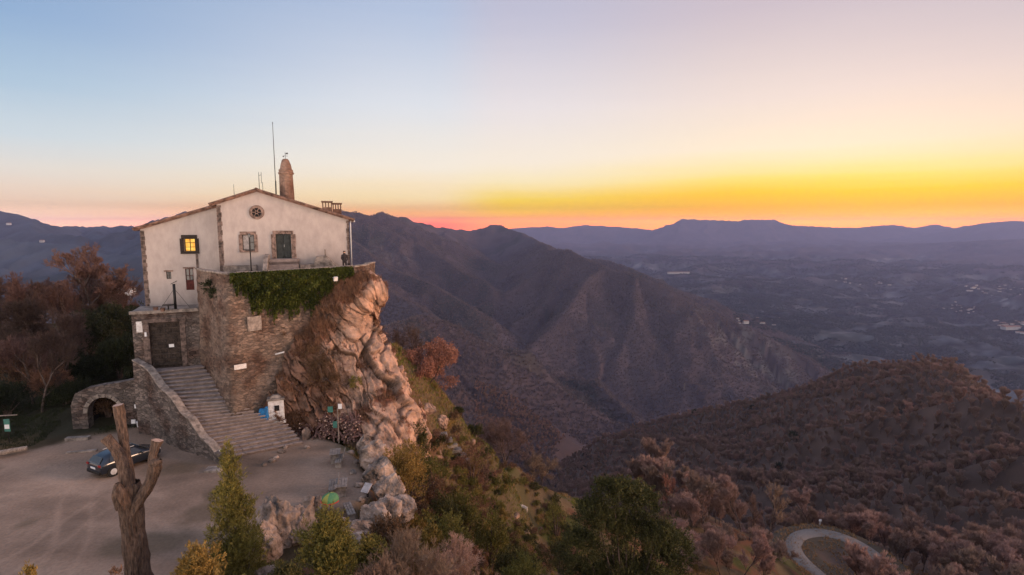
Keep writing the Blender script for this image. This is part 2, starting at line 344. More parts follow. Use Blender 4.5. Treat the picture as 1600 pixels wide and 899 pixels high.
def H(X, Y, full=False):
    X = np.asarray(X, float); Y = np.asarray(Y, float); sh = X.shape; X = np.atleast_1d(X).ravel(); Y = np.atleast_1d(Y).ravel()
    r = np.hypot(X, Y); out = np.full(X.shape, -1e9)
    m = (r < 1150)
    if m.any():
        x, y, rr = X[m], Y[m], r[m]
        n = h_tps(x, y)
        n = n + sstep(120, 220, rr) * ((ridged((x + y * .45) / 110, (y - x * .45) / 240, o=3, seed=51) - .3) * 21 + fbm(x / 30, y / 30, o=2, seed=53) * 2.5)
        n = n + (1 - sstep(100, 160, rr)) * (fbm(x / 6, y / 6, o=4, seed=55) * .8 + fbm(x / 1.4, y / 1.4, o=2, seed=57) * .16)
        n = n - sstep(760, 1150, rr) * 700
        pm = sstep(-1.6, .3, in_poly(x, y, PLAZA)); flat = fbm(x / 3, y / 3, o=3, seed=58) * .04
        n = n * (1 - pm) + flat * pm
        dr = pl_dist(x, y, ROAD); rm = 1 - sstep(3.6, 9, dr); n = n * (1 - rm) + (ZR - .12) * rm
        out[m] = n
    m2 = r > 380
    if m2.any(): out[m2] = np.maximum(out[m2], h_far(X[m2], Y[m2]))
    out = np.where(r <= 380, out, out)
    return out.reshape(sh)
def hit(px, py, ymin=8, ymax=40000):
    u, dy, dz = ray(px, py); Ys = np.geomspace(ymin, ymax, 2600); xs = u / dy * Ys; zs = CAMZ + dz / dy * Ys
    hs = H(xs, Ys); b = np.nonzero(zs < hs)[0]
    if not len(b): return None
    i = b[0]; 
    if i == 0: return Vector((xs[0], Ys[0], hs[0]))
    a0, a1 = zs[i - 1] - hs[i - 1], hs[i] - zs[i]; t = a0 / (a0 + a1 + 1e-9); y = Ys[i - 1] + (Ys[i] - Ys[i - 1]) * t; x = u / dy * y
    return Vector((x, y, float(H(np.array([x]), np.array([y]))[0])))
def gz(x, y): return float(H(np.array([x]), np.array([y]))[0])
# ------------------------------------------------------------------ the ground: one sheet out to the horizon
def build_ground():
    na, nr = 640, 1250
    az = np.linspace(R(-62), R(62), na); rr = np.concatenate([np.geomspace(3, 25500, nr)])
    Rg, Ag = np.meshgrid(rr, az, indexing='ij'); X = Rg * np.sin(Ag); Y = Rg * np.cos(Ag)
    Z = H(X, Y)
    V = np.stack([X, Y, Z], -1).reshape(-1, 3)
    i = np.arange(nr - 1)[:, None] * na + np.arange(na - 1)[None]; i = i.ravel()
    F = np.stack([i, i + 1, i + na + 1, i + na], -1)
    x, y, z, r = V[:, 0], V[:, 1], V[:, 2], np.hypot(V[:, 0], V[:, 1])
    # slope
    gx = np.gradient(Z, axis=0) / np.gradient(Rg, axis=0); ga = np.gradient(Z, axis=1) / (Rg * (az[1] - az[0])); sl = np.hypot(gx, ga).ravel()
    def c(a): return np.array(a)[None]
    n1 = fbm(x / 700, y / 450, o=4, seed=61)[:, None]; n2 = fbm(x / 90, y / 70, o=3, seed=62)[:, None]; n3 = fbm(x / 2.2, y / 2.2, o=4, seed=63)[:, None]; n4 = fbm(x / 9, y / 9, o=3, seed=64)[:, None]
    far = c((.080, .062, .070)) + n1 * c((.026, .020, .020)) + n2 * c((.02, .015, .014))  # purple-grey of bare woods, shifted further to stand in for haze
    plainm = (1 - sstep(-560, -500, z))[:, None]
    field = sstep(.18, .3, fbm(x / 330, y / 190, o=3, seed=65))[:, None]
    town = sstep(.30, .5, fbm(x / 150, y / 110, o=3, seed=67))[:, None] * sstep(.0, .3, fbm(x / 1400, y / 900, o=2, seed=68))[:, None]
    plain = c((.044, .048, .054)) * (1 + n2 * 1.3 + n1 * .6 + 1.5 * fbm(x / 42, y / 34, o=3, seed=69)[:, None]) + field * c((.060, .052, .045)) + town * c((.16, .15, .15))
    far = far * (1 - plainm) + plain * plainm
    green = (sstep(.15, .4, fbm(x / 160, y / 160, o=3, seed=66)))[:, None]
    far = far * (1 - .45 * green) + c((.020, .030, .020)) * .45 * green
    # pale crags on the lower right flank of the middle ridge and at its left end
    def blob(px, py, Yd, s):
        p = at(px, py, Yd); return np.exp(-((x - p.x) ** 2 + (y - p.y) ** 2) / s ** 2)
    crag = .8 * np.clip(sum(blob(*b) for b in ((1160, 530, 1740, 100), (1210, 560, 1700, 90), (1110, 505, 1800, 90), (585, 372, 2350, 160), (575, 382, 2250, 100), (720, 515, 1500, 50))), 0, 1)
    crag = (crag * sstep(.0, .35, ridged(x / 38, y / 38, o=3, seed=71) * .8 + crag * .1 - .22))[:, None]
    far = far * (1 - crag * .8) + c((.17, .155, .145)) * crag * .8
    lf = sstep(-.40, -.52, np.arctan2(x, y))[:, None] * sstep(1000, 1500, r)[:, None]; far = far * (1 - lf) + c((.042, .054, .072)) * (1 + n1 * .5 + n2 * .5) * lf  # left mountains: blue of the haze put into the ground colour
    hill = c((.110, .072, .058)) * (1 + n4 * .5)
    near = c((.105, .072, .040)) * (1 + n3 * .7)
    rust = sstep(.02, .3, fbm(x / 4.5, y / 4.5, o=3, seed=72))[:, None]; grn = sstep(.1, .35, fbm(x / 7, y / 7, o=3, seed=73))[:, None]
    near = near * (1 - rust) + c((.135, .062, .036)) * rust; near = near * (1 - grn * .8) + c((.055, .065, .016)) * grn * .8
    steep = sstep(.75, 1.25, sl)[:, None]; near = near * (1 - steep * .5) + c((.13, .095, .06)) * steep * .5
    wn_ = sstep(105, 135, r)[:, None]; colr = near * (1 - wn_) + hill * wn_; wf = sstep(600, 1000, r)[:, None]; colr = colr * (1 - wf) + far * wf
    ip = in_poly(x, y, PLAZA)
    pm = sstep(-.9, .5, ip + fbm(x / 1.6, y / 1.6, o=3, seed=74) * .8)[:, None]
    ang = fbm(x / 9 + y / 30, y / 2.6, o=4, seed=75)[:, None]
    tyre = np.zeros(len(x)); 
    for pts_ in (((-30, 905), (60, 860), (140, 800), (230, 760), (330, 742)), ((-20, 790), (80, 765), (170, 765), (260, 800), (330, 850)), ((60, 930), (110, 850), (120, 780), (150, 745))):
        tl = np.array([tuple(onz(q_[0], q_[1]).xy) for q_ in crv(pts_, 6)]); dt_ = np.full(len(x), 9.); mm_ = ip > -1; dt_[mm_] = pl_dist(x[mm_], y[mm_], tl); tyre += np.exp(-((dt_ - .75) / .16) ** 2)
    tyre = np.clip(tyre, 0, 1)[:, None] * (.6 + .8 * n4)
    dirt = c((.31, .215, .16)) * (1 + ang * .50 + n3 * .32 + n4 * .22 + tyre * .28)
    # worn green patches at the tree foot and the stair foot
    for px, py, s in ((300, 800, 3.0), (235, 850, 2.4), (265, 735, 2.0), (340, 772, 1.5)):
        p = onz(px, py); b = np.exp(-((x - p.x) ** 2 + ((y - p.y) * 1.6) ** 2) / s ** 2)[:, None] * (1 + n3)
        b = np.clip(b * 1.6 - .55 + n3 * .9 + n4 * .5, 0, 1); dirt = dirt * (1 - b * .6) + c((.085, .066, .042)) * b * .6
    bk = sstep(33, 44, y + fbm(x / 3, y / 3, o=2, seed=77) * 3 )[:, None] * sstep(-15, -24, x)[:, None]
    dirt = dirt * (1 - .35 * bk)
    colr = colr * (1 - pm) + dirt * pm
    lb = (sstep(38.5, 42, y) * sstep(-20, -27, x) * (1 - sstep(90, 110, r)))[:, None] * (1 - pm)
    colr = colr * (1 - lb) + c((.040, .036, .022)) * (1 + n3 * .6) * lb  # bank colour darkened to stand for the shade under the trees
    dr = pl_dist(x[m_ := (r < 220)], y[m_], ROAD); rm = np.zeros(len(x)); rm[m_] = 1 - sstep(4.5, 8.5, dr + fbm(x[m_] / 2, y[m_] / 2, o=2, seed=78) * 2); rm = rm[:, None]
    colr = colr * (1 - rm * .8) + c((.10, .075, .05)) * rm * .8
    m = mat('ground_material', (1, 1, 1), rough=.95, var=.10, scale=6, bump=.5, bscale=4, attr='Col', spec=.1, bdist=.12)
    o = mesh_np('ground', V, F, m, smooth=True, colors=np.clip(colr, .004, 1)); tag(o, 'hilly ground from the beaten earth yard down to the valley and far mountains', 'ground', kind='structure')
    return o
build_ground()
# haze over the whole land
def build_haze():
    mb = MB(); mb.box((0, 9200, -360), (44000, 20800, 1110))
    m = bpy.data.materials.new('haze_air'); m.use_nodes = True; t = m.node_tree; t.nodes.clear()
    o_ = t.nodes.new('ShaderNodeOutputMaterial'); v = t.nodes.new('ShaderNodeVolumePrincipled'); t.links.new(v.outputs[0], o_.inputs['Volume'])
    v.inputs['Color'].default_value = (.46, .50, .84, 1); v.inputs['Density'].default_value = HAZE; v.inputs['Anisotropy'].default_value = .0
    o = mb.build('haze', m); tag(o, 'thin bluish evening haze over the valleys', 'haze', kind='stuff')
HAZE = 5.2e-5
build_haze()
# ================================================================== MATERIALS
def masonry(name, c1, c2, mortar, scale=2.6, zs=1.9, bump=.8, stain=None):
    m = bpy.data.materials.new(name); m.use_nodes = True; t = m.node_tree; b = t.nodes['Principled BSDF']; n_, l_ = t.nodes.new, t.links.new
    b.inputs['Roughness'].default_value = .92; b.inputs['Specular IOR Level'].default_value = .15
    co = n_('ShaderNodeTexCoord'); mp = n_('ShaderNodeMapping'); mp.inputs['Scale'].default_value = (1, 1, zs); l_(co.outputs['Object'], mp.inputs[0])
    nd = n_('ShaderNodeTexNoise'); nd.inputs['Scale'].default_value = 2.2; l_(mp.outputs[0], nd.inputs[0])
    av = n_('ShaderNodeVectorMath'); av.operation = 'MULTIPLY_ADD'; l_(nd.outputs['Color'], av.inputs[0]); av.inputs[1].default_value = (.25, .25, .25); l_(mp.outputs[0], av.inputs[2])
    v1 = n_('ShaderNodeTexVoronoi'); v1.inputs['Scale'].default_value = scale; l_(av.outputs[0], v1.inputs['Vector'])
    v2 = n_('ShaderNodeTexVoronoi'); v2.feature = 'DISTANCE_TO_EDGE'; v2.inputs['Scale'].default_value = scale; l_(av.outputs[0], v2.inputs['Vector'])
    sp = n_('ShaderNodeSeparateColor'); l_(v1.outputs['Color'], sp.inputs[0])
    mx = n_('ShaderNodeMix'); mx.data_type = 'RGBA'; l_(sp.outputs[0], mx.inputs[0]); mx.inputs[6].default_value = (*c1, 1); mx.inputs[7].default_value = (*c2, 1)
    er = n_('ShaderNodeMapRange'); l_(v2.outputs['Distance'], er.inputs[0]); er.inputs[1].default_value = .0; er.inputs[2].default_value = .07
    m2 = n_('ShaderNodeMix'); m2.data_type = 'RGBA'; l_(er.outputs[0], m2.inputs[0]); m2.inputs[6].default_value = (*mortar, 1); l_(mx.outputs[2], m2.inputs[7])
    big = n_('ShaderNodeTexNoise'); big.inputs['Scale'].default_value = .55; big.inputs['Detail'].default_value = 5; l_(co.outputs['Object'], big.inputs[0])
    br = n_('ShaderNodeMapRange'); l_(big.outputs[0], br.inputs[0]); br.inputs[1].default_value = .42; br.inputs[2].default_value = .62
    m3 = n_('ShaderNodeMix'); m3.data_type = 'RGBA'; m3.blend_type = 'MULTIPLY'; l_(br.outputs[0], m3.inputs[0]); l_(m2.outputs[2], m3.inputs[6]); m3.inputs[7].default_value = (*(stain or (.55, .45, .42)), 1)
    l_(m3.outputs[2], b.inputs['Base Color'])
    fn = n_('ShaderNodeTexNoise'); fn.inputs['Scale'].default_value = 14; l_(co.outputs['Object'], fn.inputs[0])
    hm = n_('ShaderNodeMath'); hm.operation = 'MULTIPLY_ADD'; l_(fn.outputs[0], hm.inputs[0]); hm.inputs[1].default_value = .5; l_(er.outputs[0], hm.inputs[2])
    bp = n_('ShaderNodeBump'); bp.inputs['Strength'].default_value = bump; bp.inputs['Distance'].default_value = .06; l_(hm.outputs[0], bp.inputs['Height']); l_(bp.outputs[0], b.inputs['Normal'])
    return m
M = {}
M['masonry'] = masonry('rubble_masonry', (.27,.195,.155), (.105,.08,.068), (.23,.18,.15), scale=3.3, bump=1.0)
M['masonry_dark'] = masonry('old_stone_wall', (.235,.19,.17), (.08,.068,.064), (.15,.125,.11), bump=1.0)
M['brickish'] = masonry('tower_masonry', (.34,.22,.17), (.2,.13,.1), (.3,.22,.18), scale=5, zs=1.6)
M['stucco'] = mat('lime_stucco', (.41,.355,.335), col2=(.315,.272,.26), scale=1.1, bump=.25, bscale=9, detail=10, lo=.3, hi=.60, stretch=(1.4,1.4,.75))
M['quoin'] = mat('brown_quoin_stone', (.165,.12,.105), var=.4, scale=3, bump=.6)
M['frame_stone'] = mat('window_stone', (.23,.16,.135), var=.35, scale=4, bump=.5)
M['cap_stone'] = mat('cap_stone', (.30,.25,.22), var=.3, scale=2.5, bump=.6)
M['tile'] = mat('clay_roof_tile', (.21,.12,.09), var=.4, scale=2.5, bump=.5)
M['dark_wood'] = mat('dark_wood', (.035,.026,.022), var=.3, scale=3, bump=.5, stretch=(1,1,6))
M['red_wood'] = mat('red_painted_wood', (.09,.022,.018), var=.3, scale=4)
M['grey_wood'] = mat('weathered_wood', (.30,.25,.22), var=.3, scale=3, bump=.6, stretch=(6,1,1))
M['door_green'] = mat('dark_green_door', (.035,.042,.042), var=.3, rough=.5)
M['metal'] = mat('dark_iron', (.03,.028,.028), var=.2, rough=.5, metal=.6)
M['zinc'] = mat('pale_metal', (.55,.55,.56), var=.1, rough=.45)
M['white'] = mat('white_paint', (.72,.70,.70), col2=(.5,.46,.44), scale=5, bump=.2)
M['paper'] = mat('white_paper', (.78,.78,.8), var=.04, bump=0)
M['blue'] = mat('blue_plastic', (.02,.19,.46), var=.3, rough=.4, scale=8)
M['teal'] = mat('green_sign_paint', (.06,.20,.17), var=.15, rough=.5)
M['dark'] = mat('dark_interior', (.012,.010,.010), var=.1, bump=0)
M['step'] = mat('worn_step_stone', (.31,.25,.23), col2=(.19,.15,.14), scale=2.2, bump=.7, bscale=9)
def glass_mat():
    m = bpy.data.materials.new('window_glass'); m.use_nodes = True; b = m.node_tree.nodes['Principled BSDF']
    b.inputs['Base Color'].default_value = (.03, .035, .04, 1); b.inputs['Roughness'].default_value = .12; b.inputs['Specular IOR Level'].default_value = .7; return m
M['glass'] = glass_mat()
def glow_mat():
    m = bpy.data.materials.new('lamp_lit_window'); m.use_nodes = True; t = m.node_tree; b = t.nodes['Principled BSDF']
    n_ = t.nodes.new('ShaderNodeTexNoise'); n_.inputs['Scale'].default_value = 3.0; co = t.nodes.new('ShaderNodeTexCoord'); t.links.new(co.outputs['Object'], n_.inputs[0])
    r = t.nodes.new('ShaderNodeValToRGB'); r.color_ramp.elements[0].position = .35; r.color_ramp.elements[0].color = (.9, .36, .03, 1); r.color_ramp.elements[1].position = .62; r.color_ramp.elements[1].color = (1, .66, .10, 1)
    t.links.new(n_.outputs[0], r.inputs[0]); t.links.new(r.outputs[0], b.inputs['Emission Color']); b.inputs['Emission Strength'].default_value = 1.15; b.inputs['Base Color'].default_value = (.1, .06, .02, 1); return m
M['lit'] = glow_mat()
def rock_mat(name, c1, c2, c3, sc_=.5):
    m = bpy.data.materials.new(name); m.use_nodes = True; t = m.node_tree; b = t.nodes['Principled BSDF']; n_, l_ = t.nodes.new, t.links.new
    b.inputs['Roughness'].default_value = .9; b.inputs['Specular IOR Level'].default_value = .15
    co = n_('ShaderNodeTexCoord'); a = n_('ShaderNodeTexNoise'); a.inputs['Scale'].default_value = sc_; a.inputs['Detail'].default_value = 8; a.inputs['Roughness'].default_value = .6; l_(co.outputs['Object'], a.inputs[0])
    r = n_('ShaderNodeValToRGB'); e = r.color_ramp.elements; e[0].position = .36; e[0].color = (*c3, 1); e[1].position = .62; e[1].color = (*c1, 1); k = e.new(.48); k.color = (*c2, 1); l_(a.outputs[0], r.inputs[0])
    at_ = n_('ShaderNodeAttribute'); at_.attribute_name = 'Col'; mx = n_('ShaderNodeMix'); mx.data_type = 'RGBA'; mx.blend_type = 'MULTIPLY'; mx.inputs[0].default_value = 1; l_(r.outputs[0], mx.inputs[6]); l_(at_.outputs['Color'], mx.inputs[7])
    l_(mx.outputs[2], b.inputs['Base Color'])
    n2 = n_('ShaderNodeTexNoise'); n2.inputs['Scale'].default_value = 3.5; n2.inputs['Detail'].default_value = 9; n2.inputs['Roughness'].default_value = .65; l_(co.outputs['Object'], n2.inputs[0])
    bp = n_('ShaderNodeBump'); bp.inputs['Strength'].default_value = .9; bp.inputs['Distance'].default_value = .14; l_(n2.outputs[0], bp.inputs['Height']); l_(bp.outputs[0], b.inputs['Normal'])
    return m
M['rock'] = rock_mat('cliff_rock', (.58,.365,.265), (.38,.25,.19), (.18,.13,.105), .8)
M['rock_grey'] = rock_mat('grey_boulder_rock', (.50,.36,.285), (.33,.25,.205), (.15,.125,.11), 1.1)
# ================================================================== SANCTUARY
FR = R(18); TZ = 12.4
A = at(343, 400, 45.5); A = Vector((A.x, A.y, TZ)); fd = Vector((math.cos(FR), math.sin(FR), 0)); fi = Vector((-math.sin(FR), math.cos(FR), 0))
def fx(px, py, back=0.0):
    """photograph pixel -> (along, height) on the facade plane set back by `back`"""
    d = Vector(ray(px, py)); o = Vector((0, 0, CAMZ)); P0 = A + fi * back; k = (P0 - o).dot(fi) / d.dot(fi); p = o + d * k - P0
    return p.dot(fd), p.z
hs = empty('sanctuary', A, FR, 'cream plastered mountain sanctuary with gabled tiled roof and round stone belfry, on the rock top', 'building')
def wall_open(mb, x0, x1, z0, top, ops, y0, th, m=0, brk=()):
    xs = sorted(set([x0, x1, *brk] + [v for o in ops for v in (o[0], o[1])])); xs = [x for x in xs if x0 - 1e-6 <= x <= x1 + 1e-6]
    for a, b in zip(xs[:-1], xs[1:]):
        if b - a < 1e-4: continue
        cuts = sorted([(o[2], o[3]) for o in ops if o[0] <= a + 1e-6 and o[1] >= b - 1e-6]); z = z0
        for lo, hi in cuts:
            mb.prism([(a, y0, z), (b, y0, z), (b, y0, lo), (a, y0, lo)], (0, th, 0), m); z = hi
        mb.prism([(a, y0, z), (b, y0, z), (b, y0, top(b)), (a, y0, top(a))], (0, th, 0), m)
sR = fx(546, 380)[0]; sK, zK = fx(401, 300); zL = fx(343, 320)[1]; zRt = fx(546, 344)[1]
def top_main(x): return zL + (zK - zL) * x / sK if x < sK else zK + (zRt - zK) * (x - sK) / (sR - sK)
def rect(l, t, r, b, back=0.0):
    x0, z1 = fx(l, t, back); x1, z0 = fx(r, b, back); return (x0, x1, z0, z1)
win1 = rect(378, 367, 398, 391); door1 = rect(430, 366, 456, 404)
mb = MB(); DP = 12.0
wall_open(mb, 0, sR, -1.6, top_main, [win1, door1], 0, .5, 0, (sK,))
mb.prism([(0, .5, -1.6), (0, DP, -1.6), (0, DP, top_main(0)), (0, .5, top_main(0))], (.4, 0, 0))
mb.prism([(sR - .4, .5, -1.6), (sR - .4, DP, -1.6), (sR - .4, DP, zRt), (sR - .4, .5, zRt)], (.4, 0, 0))
mb.prism([(.4, DP - .4, -1.6), (sR - .4, DP - .4, -1.6), (sR - .4, DP - .4, zRt), (sK, DP - .4, zK - .05), (.4, DP - .4, zL)], (0, .38, 0))
mb.build('wall', M['stucco'], hs)
# wing
BK = 1.3; wl = fx(222, 400, BK)[0]; wz0 = fx(230, 482, BK)[1]; wzL = fx(222, 359, BK)[1]; wzR = fx(340, 323, BK)[1]
lit = rect(287, 373, 305.5, 393, BK); redw = rect(289, 420, 304, 453, BK); smw = rect(259.5, 425, 268, 436, BK)
mb = MB(); tw = lambda x: wzL + (wzR - wzL) * (x - wl) / (0 - wl)
wall_open(mb, wl, -.002, wz0 - 4.5, tw, [lit, redw, smw], BK, .5)
mb.prism([(wl, BK + .5, wz0 - 4.5), (wl, 9, wz0 - 4.5), (wl, 9, wzL), (wl, BK + .5, wzL)], (.4, 0, 0))
mb.prism([(wl + .4, 8.6, wz0 - 4.5), (-.01, 8.6, wz0 - 4.5), (-.01, 8.6, wzR), (wl + .4, 8.6, wzL)], (0, .39, 0))
mb.build('wing_wall', M['stucco'], hs)
# quoins
def quoin(x, y, z0, z1, w=.34, nm='quoin'):
    mb = MB(); z = z0; k = 0
    while z < z1 - .05:
        h = min(rnd.uniform(.32, .46), z1 - z); ww = w + (.03 if k % 2 else -.02) + rnd.uniform(-.02, .02)
        mb.box((x(ww), y, z + h / 2), (ww, .06, h - .012)); z += h; k += 1
    mb.build(nm, M['quoin'], hs, bevel=.012)
quoin(lambda w: w / 2 - .02, -.01, -1, top_main(0) - .05)
quoin(lambda w: sR - w / 2 + .02, -.01, -1, zRt - .05, .22)
quoin(lambda w: wl + w / 2 - .02, BK - .01, wz0, wzL - .08, .30)
mb = MB(); mb.tube([(sR + .14, -.08, -.2), (sR + .14, -.08, zRt - .25), (sR + .2, -.02, zRt - .05)], .045, 8); mb.build('downpipe', M['zinc'], hs, smooth=True)
mb = MB(); mb.box((-.16, BK - .06, (wzR + wz0) / 2 + 1), (.16, .1, wzR - wz0 - 2.2)); mb.build('downpipe', M['white'], hs)
mb = MB(); x0 = fx(309, 420, BK)[0]
mb.box((x0, BK - .03, (wz0 + lit[2]) / 2 - .1), (.16, .08, lit[2] - wz0 - .25)); mb.build('stone_strip', M['quoin'], hs)
def window(rc, back, nm='window', frame=.26, sill=True, pane='glass', fm='frame_stone', bars=(2, 2), inner='dark_wood', dep=.28, trim=True):
    x0, x1, z0, z1 = rc; f = MB(); y = back
    if trim:
        g = .003
        f.box(((x0 + x1) / 2, y - .02, z1 + frame / 2), (x1 - x0 + frame * 1.2, .1, frame - g)); f.box(((x0 + x1) / 2, y - .03, z0 - frame / 3), (x1 - x0 + frame * 1.9, .14, frame / 1.5 - g))
        for s, x in ((-1, x0), (1, x1)): f.box((x + s * frame / 2, y - .015, (z0 + z1) / 2), (frame - g, .09, z1 - z0))
    else: f.box(((x0 + x1) / 2, y - .02, z1 + .07), (x1 - x0 + .3, .08, .13))
    fo = f.build(nm, M[fm], hs, bevel=.015)
    p = MB(); p.box(((x0 + x1) / 2, y + dep, (z0 + z1) / 2), (x1 - x0, .02, z1 - z0)); p.build('pane', M[pane], fo)
    s = MB(); w = .055
    for x in np.linspace(x0, x1, bars[0] + 1): s.box((x + (w / 2 if x == x0 else -w / 2 if x == x1 else 0), y + dep - .035, (z0 + z1) / 2), (w, .04, z1 - z0 - .002))
    for z in np.linspace(z0, z1, bars[1] + 1): s.box(((x0 + x1) / 2, y + dep - .04, z + (w / 2 if z == z0 else -w / 2 if z == z1 else 0)), (x1 - x0 - .004, .035, w * .8))
    s.build('frame', M[inner], fo); return fo
w1 = window(win1, 0, bars=(2, 2), dep=.2)
mb = MB(); mb.box((win1[0] + .27, .12, (win1[2] + win1[3]) / 2), (.42, .04, win1[3] - win1[2] - .12)); mb.build('curtain', mat('grey_curtain', (.30, .28, .28), var=.2, scale=6), w1)
wli = window(lit, BK, pane='lit', bars=(2, 3), frame=.30, inner='dark_wood', fm='dark_wood'); wli['label'] = 'window glowing yellow from a lamp inside'
wr = window(redw, BK, trim=False, bars=(2, 3), inner='red_wood', dep=.1)
mb = MB(); mb.box(((redw[0] + redw[1]) / 2, BK + .02, redw[2] + .42), (redw[1] - redw[0] - .02, .05, .84)); mb.build('shutter', M['red_wood'], wr)
window(smw, BK, trim=False, bars=(2, 2), dep=.1)
# stone round window
ox, oz = fx(401, 332); orad = .60
mb = MB(); n = 28; ring = []
for r0, r1, y0 in ((.36, orad, -.09),):
    vs = []; fs = []
    for k in range(n):
        a = 2 * math.pi * k / n
        for rr_, yy in ((r0, -.02), (r0 + .02, y0), (r1 - .03, y0), (r1, .01)): vs.append((ox + rr_ * math.cos(a), yy, oz + rr_ * math.sin(a)))
    for k in range(n):
        for j in range(3): a0 = k * 4 + j; b0 = ((k + 1) % n) * 4 + j; fs.append((a0, b0, b0 + 1, a0 + 1))
    mb.add(vs, fs)
ow = mb.build('round_window', M['frame_stone'], hs)
mb = MB(); mb.prism([(ox + .38 * math.cos(2 * math.pi * k / n), -.03, oz + .38 * math.sin(2 * math.pi * k / n)) for k in range(n)], (0, .02, 0)); mb.build('pane', M['dark'], ow)
mb = MB()
for k in range(6):
    a = k * math.pi / 3; mb.tube([(ox + .1 * math.cos(a), -.05, oz + .1 * math.sin(a)), (ox + .37 * math.cos(a), -.05, oz + .37 * math.sin(a))], .03, 5)
mb.tube([(ox + .11 * math.cos(t), -.05, oz + .11 * math.sin(t)) for t in np.linspace(0, 2 * math.pi, 13)], .03, 5); mb.build('tracery', M['frame_stone'], ow)
# main door
x0, x1, z0, z1 = door1; f = MB()
f.box(((x0 + x1) / 2, -.03, z1 + .14), (x1 - x0 + .4, .12, .28)); 
for s, x in ((-1, x0), (1, x1)):
    z = z0
    while z < z1 - .05: h = min(.42, z1 - z); f.box((x + s * (.17 + rnd.uniform(-.02, .03)), -.02, z + h / 2), (.34 + rnd.uniform(-.03, .05), .12, h - .012)); z += h
df = f.build('door_surround', M['frame_stone'], hs, bevel=.015)
d = MB(); d.box(((x0 + x1) / 2 - .3, .3, (z0 + z1) / 2), (.58, .06, z1 - z0)); d.box(((x0 + x1) / 2 + .3, .3, (z0 + z1) / 2), (.58, .06, z1 - z0)); d.box((x1 - .05, .3, (z0 + z1) / 2), (.1, .08, z1 - z0)); d.box((x0 + .05, .3, (z0 + z1) / 2), (.1, .08, z1 - z0))
for zz in (.25, .95, 1.6): d.box(((x0 + x1) / 2 - .3, .26, z0 + zz), (.4, .03, .5)); d.box(((x0 + x1) / 2 + .3, .26, z0 + zz), (.4, .03, .5))
do = d.build('door', M['door_green'], hs, bevel=.01); h = MB(); h.tube([((x0 + x1) / 2 + .04, .2, z0 + 1.0), ((x0 + x1) / 2 + .04, .2, z0 + 1.2)], .02, 6); h.build('handle', M['zinc'], do)
# roofs: slabs with rows of barrel tiles
def roof(xa, za, xb, zb, y0, y1, nm, oh=0.35):
    dx, dz = xb - xa, zb - za; Ln = math.hypot(dx, dz); ux, uz = dx / Ln, dz / Ln
    n = int((y1 - y0) / .24); mb = MB(); nx, nz = -uz, ux
    if nz < 0: nx, nz = -nx, -nz
    mb.prism([(xa, y0, za), (xb, y0, zb), (xb + nx * .10, y0, zb + nz * .10), (xa + nx * .10, y0, za + nz * .10)], (0, y1 - y0, 0))
    rows = int(Ln / .42) + 1
    for j in range(n + 1):
        y = y0 + .04 + j * (y1 - y0 - .08) / n; pts = []; rad = []
        for k in range(rows + 1):
            t = k / rows; w = rnd.uniform(-.012, .012)
            pts.append((xa + dx * t + nx * (.12 + w), y + rnd.uniform(-.012, .012), za + dz * t + nz * (.12 + w))); rad.append(.095)
        mb.tube(pts, rad, 6, jit=.12)
    # verge: overlapping tile ends along the gable edge
    for k in range(rows):
        t = (k + .5) / rows; mb.tube([(xa + dx * (t - .56 / rows) + nx * .17, y0 - .03, za + dz * (t - .56 / rows) + nz * .17), (xa + dx * (t + .5 / rows) + nx * .2, y0 - .03, za + dz * (t + .5 / rows) + nz * .2)], [.115, .085], 8)
    return mb.build(nm, M['tile'], hs)
e = .42
sl = (zK - zL) / sK; sr = (zK - zRt) / (sR - sK)
roof(-e, zL - e * sl + .0, sK, zK, -.28, DP + .3, 'roof')
rf = roof(sR + e, zRt - e * sr, sK, zK, -.28, DP + .3, 'roof')
swl = (wzR - wzL) / (0 - wl)
roof(wl - .35, wzL - .35 * swl, -.03, wzR - .02, BK - .3, 9.3, 'roof')
mb = MB()
for k in range(30): y = -.3 + k * .42; mb.tube([(sK, y, zK + .22), (sK, y + .44, zK + .2)], [.13, .11], 8)
mb.build('ridge_tiles', M['tile'], rf)
mb = MB(); mb.tube([(sR + e + .06, -.25, zRt - e * sr + .02), (sR + e + .06, DP, zRt - e * sr + .02)], .07, 8); mb.build('gutter', M['zinc'], rf)
# round belfry-like chimney tower
tb = 2.4; tx, tz1 = fx(447, 272, tb); th_ = fx(447, 249, tb)[1]; zb = top_main(tx) - .2; wpx = fx(458.5, 290, tb)[0] - fx(436, 290, tb)[0]; rd = wpx / 2 * .99
mb = MB(); prof = [(rd * 1.02, zb), (rd, zb + 1.0), (rd * .97, tz1 - .25), (rd * .97, tz1 - .05), (rd * 1.1, tz1 - .02), (rd * 1.1, tz1 + .10), (rd * 1.0, tz1 + .14), (rd * 1.02, tz1 + .34), (rd * .86, tz1 + .42), (rd * .72, tz1 + .78), (rd * .5, th_ - .12), (rd * .36, th_), (.02, th_ + .02)]
nn = 22; vs = []; fs = []
for r0, z in prof:
    for k in range(nn): a = 2 * math.pi * k / nn; j = 1 + rnd.uniform(-.035, .035); vs.append((tx + r0 * j * math.cos(a), tb + r0 * j * math.sin(a), z + rnd.uniform(-.02, .02)))
for i in range(len(prof) - 1):
    for k in range(nn): fs.append((i * nn + k, i * nn + (k + 1) % nn, (i + 1) * nn + (k + 1) % nn, (i + 1) * nn + k))
mb.add(vs, fs); tower = mb.build('belfry', M['brickish'], hs)
